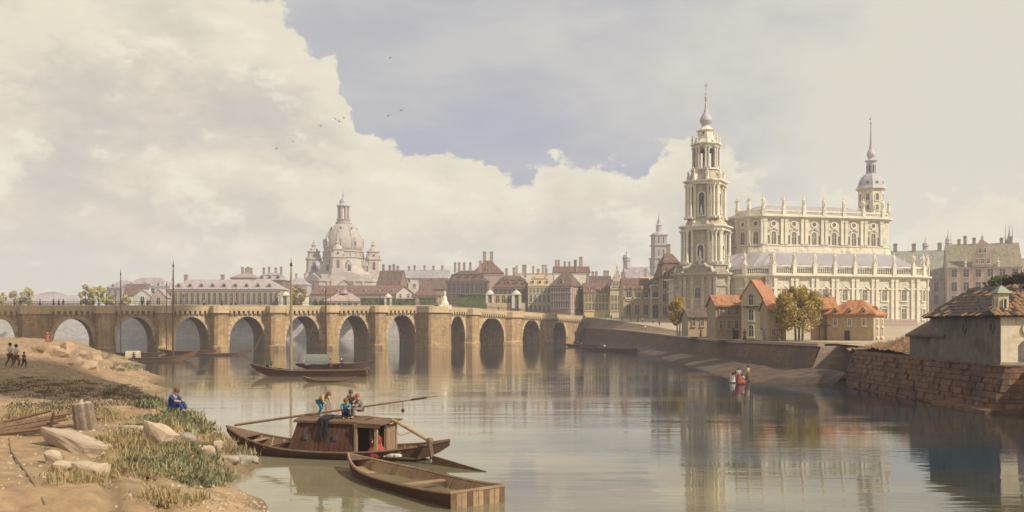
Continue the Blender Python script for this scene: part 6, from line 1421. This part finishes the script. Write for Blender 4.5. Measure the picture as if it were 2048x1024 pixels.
for px, Y, coat, lab in [(1212,330,'dark','dark figure on the quay ramp nearest the bridge'),(1222,322,'brown','brown figure on the quay ramp before the stepped gable'),(1244,312,'dark','dark figure on the street before the ochre palace windows'),(1262,300,'navy','navy figure with hat on the ochre palace street'),(1276,300,'rust','rust coated figure before the ochre palace'),(1285,296,'white','white clad figure before the ochre palace gate'),(1306,285,'brown','brown figure beside the ornate gate bay'),(1319,270,'red','red figure walking toward the round gold tree')]:
    us = float(np.interp(-Y,[-r[0] for r in RB],[r[4] for r in RB])); uz = float(np.interp(-Y,[-r[0] for r in RB],[r[5] for r in RB])); X = max(X_(px,Y), us+.3)
    person(lab, (X,Y,uz+.02), random.Random(px).uniform(-2,2), 'walk' if px % 2 else 'stand', coat, 'dark' if coat != 'dark' else 'grey', head='hat')
# boatmen at the right quay
person('dark boatman standing in the narrow boat below the bridge end', (X_(1156,285),285,.35), 0, 'stand', 'dark', 'dark', scale=1.05); person('brown boatman sitting in the narrow boat below the bridge end', (X_(1162,283),283,.3), 0, 'sit', 'brown', 'dark')
person('pale shirted bargeman on the flat barge at the right quay', (X_(1209,241),241,.45), 0, 'sit', 'white', 'brown', scale=1.1)
# strollers on the bridge
names = ['leftmost','second','third','fourth','fifth','sixth','seventh','eighth','ninth','tenth','eleventh','twelfth','thirteenth','fourteenth','fifteenth','sixteenth','seventeenth','eighteenth','nineteenth','twentieth','twenty-first','twenty-second','twenty-third','twenty-fourth']
walk = [(29,'yellow'),(41,'dark'),(80,'yellow'),(107,'rust'),(118,'brown'),(127,'dark'),(162,'brown'),(187,'dark'),(285,'dark'),(295,'brown'),(408,'white'),(413,'dark'),(445,'navy'),(463,'brown'),(474,'rust'),(522,'dark'),(556,'navy'),(605,'dark'),(700,'brown'),(757,'dark'),(800,'navy'),(950,'dark'),(1000,'rust'),(1075,'dark')]
for i, (px, coat) in enumerate(walk):
    f_ = front(px); sgx = Seg(px-4, px+4); d = .1+(i*37 % 10)*.12; q = f_+sgx.n*d
    person('%s stroller from the left on the bridge, %s coat' % (names[i], coat), (q.x, q.y, topz(px)-.33), [1.9,-1.9][i % 2]+i*.1, 'walk' if i % 3 else 'stand', coat, 'dark' if coat != 'dark' else 'grey', head='hat', scale=1.15)
# ---- street lamps on the bridge
lm = None
for i, (px, nm_) in enumerate([(58,'leftmost iron lamp on the bridge'),(212,'second iron lamp on the bridge from left'),(230,'iron lamp on the bridge above the third arch'),(366,'iron lamp on the bridge above the fourth arch'),(548,'iron lamp on the bridge left of the tall pale mast'),(660,'iron lamp on the bridge before the pink pavilion'),(758,'iron lamp on the bridge before the small kiosk')]):
    f_ = front(px); sgx = Seg(px-4, px+4); q = f_-sgx.n*.62
    if lm is None:
        lm = empty('street_lamp', (0,0,0)); MB().lathe([(.14,0),(.12,.3),(.06,.4),(.05,2.2),(.1,2.25)], 7).build('post', DARK, lm); MB().lathe([(.12,2.25),(.22,2.7),(.05,2.95),(.02,3.1)], 6).build('lantern', GLASSL, lm); t = lm
    else: t = copy_tree(lm)
    t.location = (q.x, q.y, topz(px)+.14); tag(t, nm_, 'street lamp', 'lamps along the bridge parapet')
# ---- monument on the bend of the bridge
sgx = Seg(845,890); q = front(874)-sgx.n*3.4; zt_ = topz(866)
mo = empty('monument', (q.x,q.y,zt_+.0), radians(20), 'pale stone monument with figure group on the big bridge pier', 'monument')
MB().box(-1.9,1.9,-1.3,1.3,-1.2,.3).build('plinth', ST_CT, mo); MB().lathe([(1.5,.3),(1.3,.9),(.9,1.6),(.8,2.4),(.5,3.0)], 7).build('rock_base', ST_CT, mo)
link('figure', STAT[1], mo, (.1,0,2.5), .3, .8); link('seated_figure', STATD[0], mo, (-1.2,-.5,.3), .8, .7)
MB().tube([(-.9,-.2,.4),(-.5,-.1,3.2),(-.2,0,5.0)], [.12,.1,.08], 5).build('staff', DARK, mo)

# ---- birds
bmm = MB(); bmm.lathe([(.02,-.45),(.12,-.2),(.15,.05),(.08,.3),(.02,.42)], 6)
bv = [(v[0], v[2], v[1]) for v in bmm.v]; bmm.v = bv
bmm.add([(0,-.1,.05),(0,.2,.05),(.7,.05,.38),(1.35,-.25,.28),(.65,-.15,.33)], [(0,4,2,1),(4,3,2)]); bmm.add([(0,-.1,.05),(0,.2,.05),(-.7,.05,.42),(-1.35,-.25,.36),(-.65,-.15,.37)], [(0,1,2,4),(4,2,3)]); bmm.add([(0,-.4,0),(.14,-.75,0),(-.14,-.75,0)], [(0,1,2)])
bird = bmm.mesh('bird', DARK)
for px, py, Y, nm_ in [(641,252,250,'lowest bird of the left flock against the grey blue sky'),(679,243,260,'bird low in the middle of the left flock'),(688,236,255,'upper bird of the left flock'),(671,238,270,'small bird at the left of the flock centre'),(776,232,220,'bird over the river, left of the close pair'),(802,221,215,'bird over the river, right of the close pair'),(780,116,300,'lone high bird below the top edge'),(553,297,230,'low bird in front of the bright cloud'),(586,283,300,'tiny bird in front of the bright cloud')]:
    tag(link('bird', bird, None, P(px,py,Y), random.Random(px).uniform(-1,1), 1.0), nm_, 'bird', 'birds flying over the river')

# ================================================================== near shore: stones, stump, timber, grass
STONE = mat('pale sandstone', (.48,.37,.26), bump=.06, scale=1.5, var=.22, stain=(.33,.24,.16)); STONEG = mat('grey river stone', (.33,.29,.24), bump=.06, scale=2, var=.25)
def rock(label, px, py, w, d, h, rz=0.0, seed=0, mt=STONE, tilt=(0,0), slab=False, sink=.12, name='stone'):
    r = random.Random(seed); p = hit(px, py); bm = bmesh.new()
    n = 26 if not slab else 16
    for k in range(n):
        v = Vector((r.uniform(-1,1), r.uniform(-1,1), r.uniform(-1,1)))
        if slab: v = Vector((math.copysign(r.uniform(.55,1), v.x), math.copysign(r.uniform(.5,1), v.y), math.copysign(r.uniform(.8,1), v.z)))
        else: v = v/max(abs(v.x),abs(v.y),abs(v.z))*r.uniform(.72,1); v = v*.6+v.normalized()*.4
        bm.verts.new((v.x*w/2, v.y*d/2, v.z*h/2))
    res = bmesh.ops.convex_hull(bm, input=bm.verts); bmesh.ops.delete(bm, geom=[g for g in res['geom_interior'] if isinstance(g, bmesh.types.BMVert)], context='VERTS')
    bmesh.ops.triangulate(bm, faces=bm.faces[:]); bmesh.ops.subdivide_edges(bm, edges=bm.edges[:], cuts=3, use_grid_fill=True)
    for v in bm.verts:
        s_ = min(w,d,h); q = v.co*(2.2/s_); v.co += v.co.normalized()*s_*.05*(sin(q.x*1.7+seed)+sin(q.y*2.3+seed*2)+sin(q.z*2.9+q.x*1.3)) + Vector((r.uniform(-1,1),r.uniform(-1,1),r.uniform(-1,1)))*s_*.012
    if False: bmesh.ops.bevel(bm, geom=bm.edges[:], offset=min(w,d,h)*.05, segments=1, affect='EDGES')
    me = bpy.data.meshes.new(name); bm.to_mesh(me); bm.free(); me.materials.append(mt)
    o = link(name, me, None, (p.x, p.y, p.z+h/2-sink), rz); o.rotation_euler = (tilt[0], tilt[1], rz); return tag(o, label, 'stone')
rock('large pale flat stone slab, the biggest on the near bank', 152, 892, 2.5, 1.7, .5, radians(-22), 1, slab=True, tilt=(radians(-11), radians(15)))
rock('pale block leaning on the grass right of the big slab', 318, 888, 1.35, 1.0, .8, radians(-18), 2, slab=True, tilt=(radians(-12), radians(22)))
rock('low rounded pale stone on the path edge left', 128, 945, 1.1, .8, .5, .3, 3)
rock('low rounded pale stone in front of the grass tuft', 180, 950, 1.3, .9, .55, -.2, 4)
rock('small pointed stone left of the rounded pair', 106, 928, .6, .5, .6, .4, 14)
rock('pale boulder at the water edge behind the grass', 412, 915, .95, .8, .75, .2, 5); rock('upright splinter stone at the water edge', 432, 915, .5, .6, .95, .5, 6, tilt=(0,.35))
rock('brown boulder half hidden in the grass', 372, 888, 1.1, .9, .6, .1, 7, STONEG); rock('brown flat stone beside the stump', 262, 862, 1.5, .9, .35, -.3, 15, STONE, slab=True)
for i, (px, py, w, lab) in enumerate([(462,925,.8,'grey stone at the water edge, leftmost of the spit'),(486,928,.9,'grey stone in the middle of the shore spit'),(508,925,.7,'grey stone on the shore spit near the boat'),(476,915,.6,'small grey stone at the back of the shore spit'),(444,940,.6,'small brown stone where the bank meets the water')]): rock(lab, px, py, w, w*.8, w*.6, i, 30+i, STONEG)
for i, (px, py, w, h, lab) in enumerate([(88,705,2.6,1.3,'pink sandstone block at left end of the rubble on the far mound'),(112,712,3.0,1.6,'pink block second from left in the mound rubble'),(136,705,3.2,2.2,'tallest pink slab in the mound rubble'),(160,716,3.2,1.9,'broad pink block in the middle of the mound rubble'),(184,716,2.8,1.5,'pink block at right end of the mound rubble'),(142,728,2.8,1.0,'low pink slab at the foot of the mound rubble'),(172,734,2.6,.9,'low slab at the right foot of the mound rubble')]):
    rock(lab, px, py, w, w*.7, h, i*.6, 50+i, mat('pink sandstone', (.40,.28,.18), bump=.10, scale=1.2, var=.28), slab=(i%2==0), tilt=(radians(-18), radians(10*(i%3-1))), sink=h*.5)
# stump
p = hit(172, 858); st = empty('mooring_stump', (p.x,p.y,p.z), radians(8), 'old weathered mooring stump leaning behind the big slab', 'post'); st.rotation_euler = (radians(-4), radians(-9), .2)
m = MB(); pr_ = []
for k in range(22):
    a = 2*pi*k/22; rr = .36*(1+.1*sin(k*2.4)+(.07 if k % 2 else -.05)); pr_.append((rr*cos(a), rr*sin(a)))
m.prism([(x*1.12,y*1.12) for x,y in pr_], -.3, 1.05, 0, True, pr_); m.build('post', mat('grey weathered post', (.22,.17,.125), bump=.06, scale=3, var=.4), st)
MB().prism([(x*.9,y*.9) for x,y in pr_], 1.05, 1.14, 0, True, [(x*.7,y*.7) for x,y in pr_]).build('cut_top', mat('cut wood', (.36,.29,.21), bump=.04, scale=4), st)
p = hit(60, 872); lg = empty('broken_timber', (p.x,p.y,p.z), radians(18), 'broken bundle of grey timbers on the bank at left', 'timber')
rnd = random.Random(8)
for k in range(6):
    a = Vector((-1.6+rnd.uniform(-.3,.3), -.35+k*.14, .1+.05*k)); b = a+Vector((3.0+rnd.uniform(-.6,.4), .25+rnd.uniform(-.2,.2), .28+.06*k)); MB().tube([a,a.lerp(b,.5),b], [.1,.09,.06], 6).build('timber', WOODM, lg)
MB().tube([(.7,-.5,-.1),(.9,-.35,.9)], [.07,.05], 6).build('stake', WOOD, lg)
p = hit(60,960,14,60); MB_ = MB().tube([hit(px,py)-p+Vector((0,0,.03)) for px,py in ((18,822),(26,850),(18,880),(22,905),(40,930),(62,962),(90,1010))], .03, 5)
tag(MB_.build('mooring_rope', ROPE, None, p), 'dark rope trailing down the path from the broken timber', 'rope')
# pebbles strewn over the bank
rp_ = np.random.RandomState(4); n_ = 4200; py_ = np.exp(rp_.uniform(np.log(20), np.log(150), n_)); sx_ = np.interp(py_, _sy, _sx); px_ = sx_-.1-(sx_+.6*py_)*rp_.rand(n_)**1.5; pz_ = gz_arr(px_, py_)
pb_ = MB()
for x, y, z in zip(px_, py_, pz_):
    if vnoise(np.array([x/2.5]), np.array([y/2.5]))[0] < .42: continue
    s = .035+.10*rp_.rand()**3+.0006*y; e_ = rp_.uniform(.6,1.4,3)
    pb_.add([(x+s*e_[0],y,z),(x,y+s*e_[1],z),(x-s,y,z),(x,y-s,z),(x+.2*s,y,z+s*.7*e_[2])], [(0,1,4),(1,2,4),(2,3,4),(3,0,4)])
tag(pb_.build('pebbles', mat('pebble', (.36,.29,.21), bump=0, island=.45)), 'loose pebbles strewn over the near bank', 'pebbles', None, 'stuff')
# grass and weeds
GR = leafmat('dry grass', (.20,.165,.08), (.50,.38,.19), .3); WE = leafmat('grey green weeds', (.12,.125,.065), (.35,.33,.19), .3)
def blades(name, label, regions, n, h, mt, seed, wid=.03):
    r = random.Random(seed); vs = []; fs = []; c = 0
    areas = []
    for px, py, rx, ry, wgt in regions: areas += [(px,py,rx,ry)]*wgt
    cl = []
    for _ in range(max(8, n//28)):
        px,py,rx,ry = r.choice(areas); a = r.uniform(0,2*pi); q = sqrt(r.random()); cl.append(hit(px+rx*q*cos(a), py+ry*q*sin(a)))
    for _ in range(n):
        b = r.choice(cl); g0 = Vector((b.x+r.gauss(0,.28), b.y+r.gauss(0,.34), b.z-.04)); a = r.uniform(0,2*pi); ln = h*r.uniform(.35,1.5); lean = Vector((cos(a)*.7,sin(a)*.7,0))*ln*r.uniform(.2,1.4)+Vector((.12*ln,0,0))
        t = Vector((sin(a),-cos(a),0))*wid*r.uniform(.7,1.5); m_ = g0+lean*.4+Vector((0,0,ln*.6)); e = g0+lean+Vector((0,0,ln))
        o = len(vs); vs += [g0-t, g0+t, m_+t*.7, m_-t*.7, e]; fs += [(o,o+1,o+2,o+3),(o+3,o+2,o+4)]
    return tag(leafobj(name, mt, vs, fs), label, name.replace('_',' '), None, 'stuff')
blades('dry_grass', 'dry yellow grass on the near bank', [(385,838,55,18,3),(430,880,25,20,2),(345,870,50,25,3),(300,905,60,25,3),(380,940,60,25,3),(240,880,40,20,2),(470,905,40,12,2),(150,960,50,8,1),(250,940,60,20,2),(60,835,50,12,1),(200,835,60,10,1),(250,720,30,10,1),(330,1000,60,8,1)], 11000, .27, GR, 3, .022)
blades('weeds', 'grey green leafy weeds on the near bank', [(330,835,50,14,2),(360,915,70,28,4),(300,930,60,20,3),(400,955,45,18,3),(270,865,30,12,1),(390,850,40,16,2)], 9000, .20, WE, 4, .05)
HS = leafmat('shade-dark heath', (.13,.10,.06), (.25,.19,.11), .15)  # blade colour darkened to deepen the shade of the bank hollow
blades('added_shade_heath', 'low shade-dark heath added to darken the bank hollow', [(50,778,60,24,2),(150,785,80,24,3),(245,790,45,22,2),(120,815,100,10,2)], 7000, .13, HS, 9, .04)
blades('dark_scrub', 'dark scrub along the shaded bank edge', [(250,735,30,8,1),(300,805,20,12,1),(205,712,20,8,1)], 1600, .3, WE, 5, .05)

r_ = random.Random(31); vs_ = []; fs_ = []
for _ in range(1500):
    a, b = r_.uniform(0,9.5), r_.uniform(0,4.6); g0 = Vector(q_mound(a,b)); an = r_.uniform(0,6.28); ln = r_.uniform(.15,.5); t_ = Vector((sin(an),-cos(an),0))*.04; o = len(vs_); e_ = g0+Vector((cos(an)*.25*ln,sin(an)*.25*ln,ln)); vs_ += [g0-t_, g0+t_, e_]; fs_.append((o,o+1,o+2))
tag(leafobj('mound_grass', GR, vs_, fs_), 'dry grass growing on the rust coloured mound', 'grass', None, 'stuff')
# ================================================================== added clouds out of view, placed to shade bridge arches and bank hollow
def shade_cloud(label, target, z, hl, hw_, rz, seed):
    r = random.Random(seed); t = (z-target[2])/L.z; c = Vector(target)+L*t; m = MB()
    for k in range(70):
        a = r.uniform(-1,1); b = r.uniform(-1,1)*sqrt(1-a*a*.8); rr = min(hl,hw_)*r.uniform(.35,.62)*(1-.3*abs(a))
        m.ball((a*(hl-rr*.6), b*(hw_-rr*.5), r.uniform(0,rr*.8)), rr, 12, 8)
    o = m.build('added_shade_cloud', mat('added cloud white', (.8,.8,.8), rough=1, bump=0, var=.02), None, c, rz, smooth=True); tag(o, label, 'added_shade_cloud', None)
shade_cloud('small white cloud added out of view for shading the left bridge arches', (-131,216,5), 270, 46, 21, radians(30), 1)
shade_cloud('little white cloud added out of view for shading the hollow of the near bank', (-40,71,2), 250, 17, 9.0, radians(-8), 2)

# ================================================================== haze
HAZE_D = 0.00034
hz_box = MB().box(-1010,1010,-170,1360,-2.5,112).build('haze', [], None); tag(hz_box, 'pale summer haze over the river and city', 'haze', None, 'stuff')
hm = bpy.data.materials.new('haze'); hm.use_nodes = True; t_ = hm.node_tree; t_.nodes.clear()
pv = t_.nodes.new('ShaderNodeVolumePrincipled'); pv.inputs['Color'].default_value = (.84,.86,1.0,1); pv.inputs['Density'].default_value = HAZE_D; pv.inputs['Anisotropy'].default_value = .0
ou = t_.nodes.new('ShaderNodeOutputMaterial'); t_.links.new(pv.outputs[0], ou.inputs['Volume']); hz_box.data.materials.append(hm)
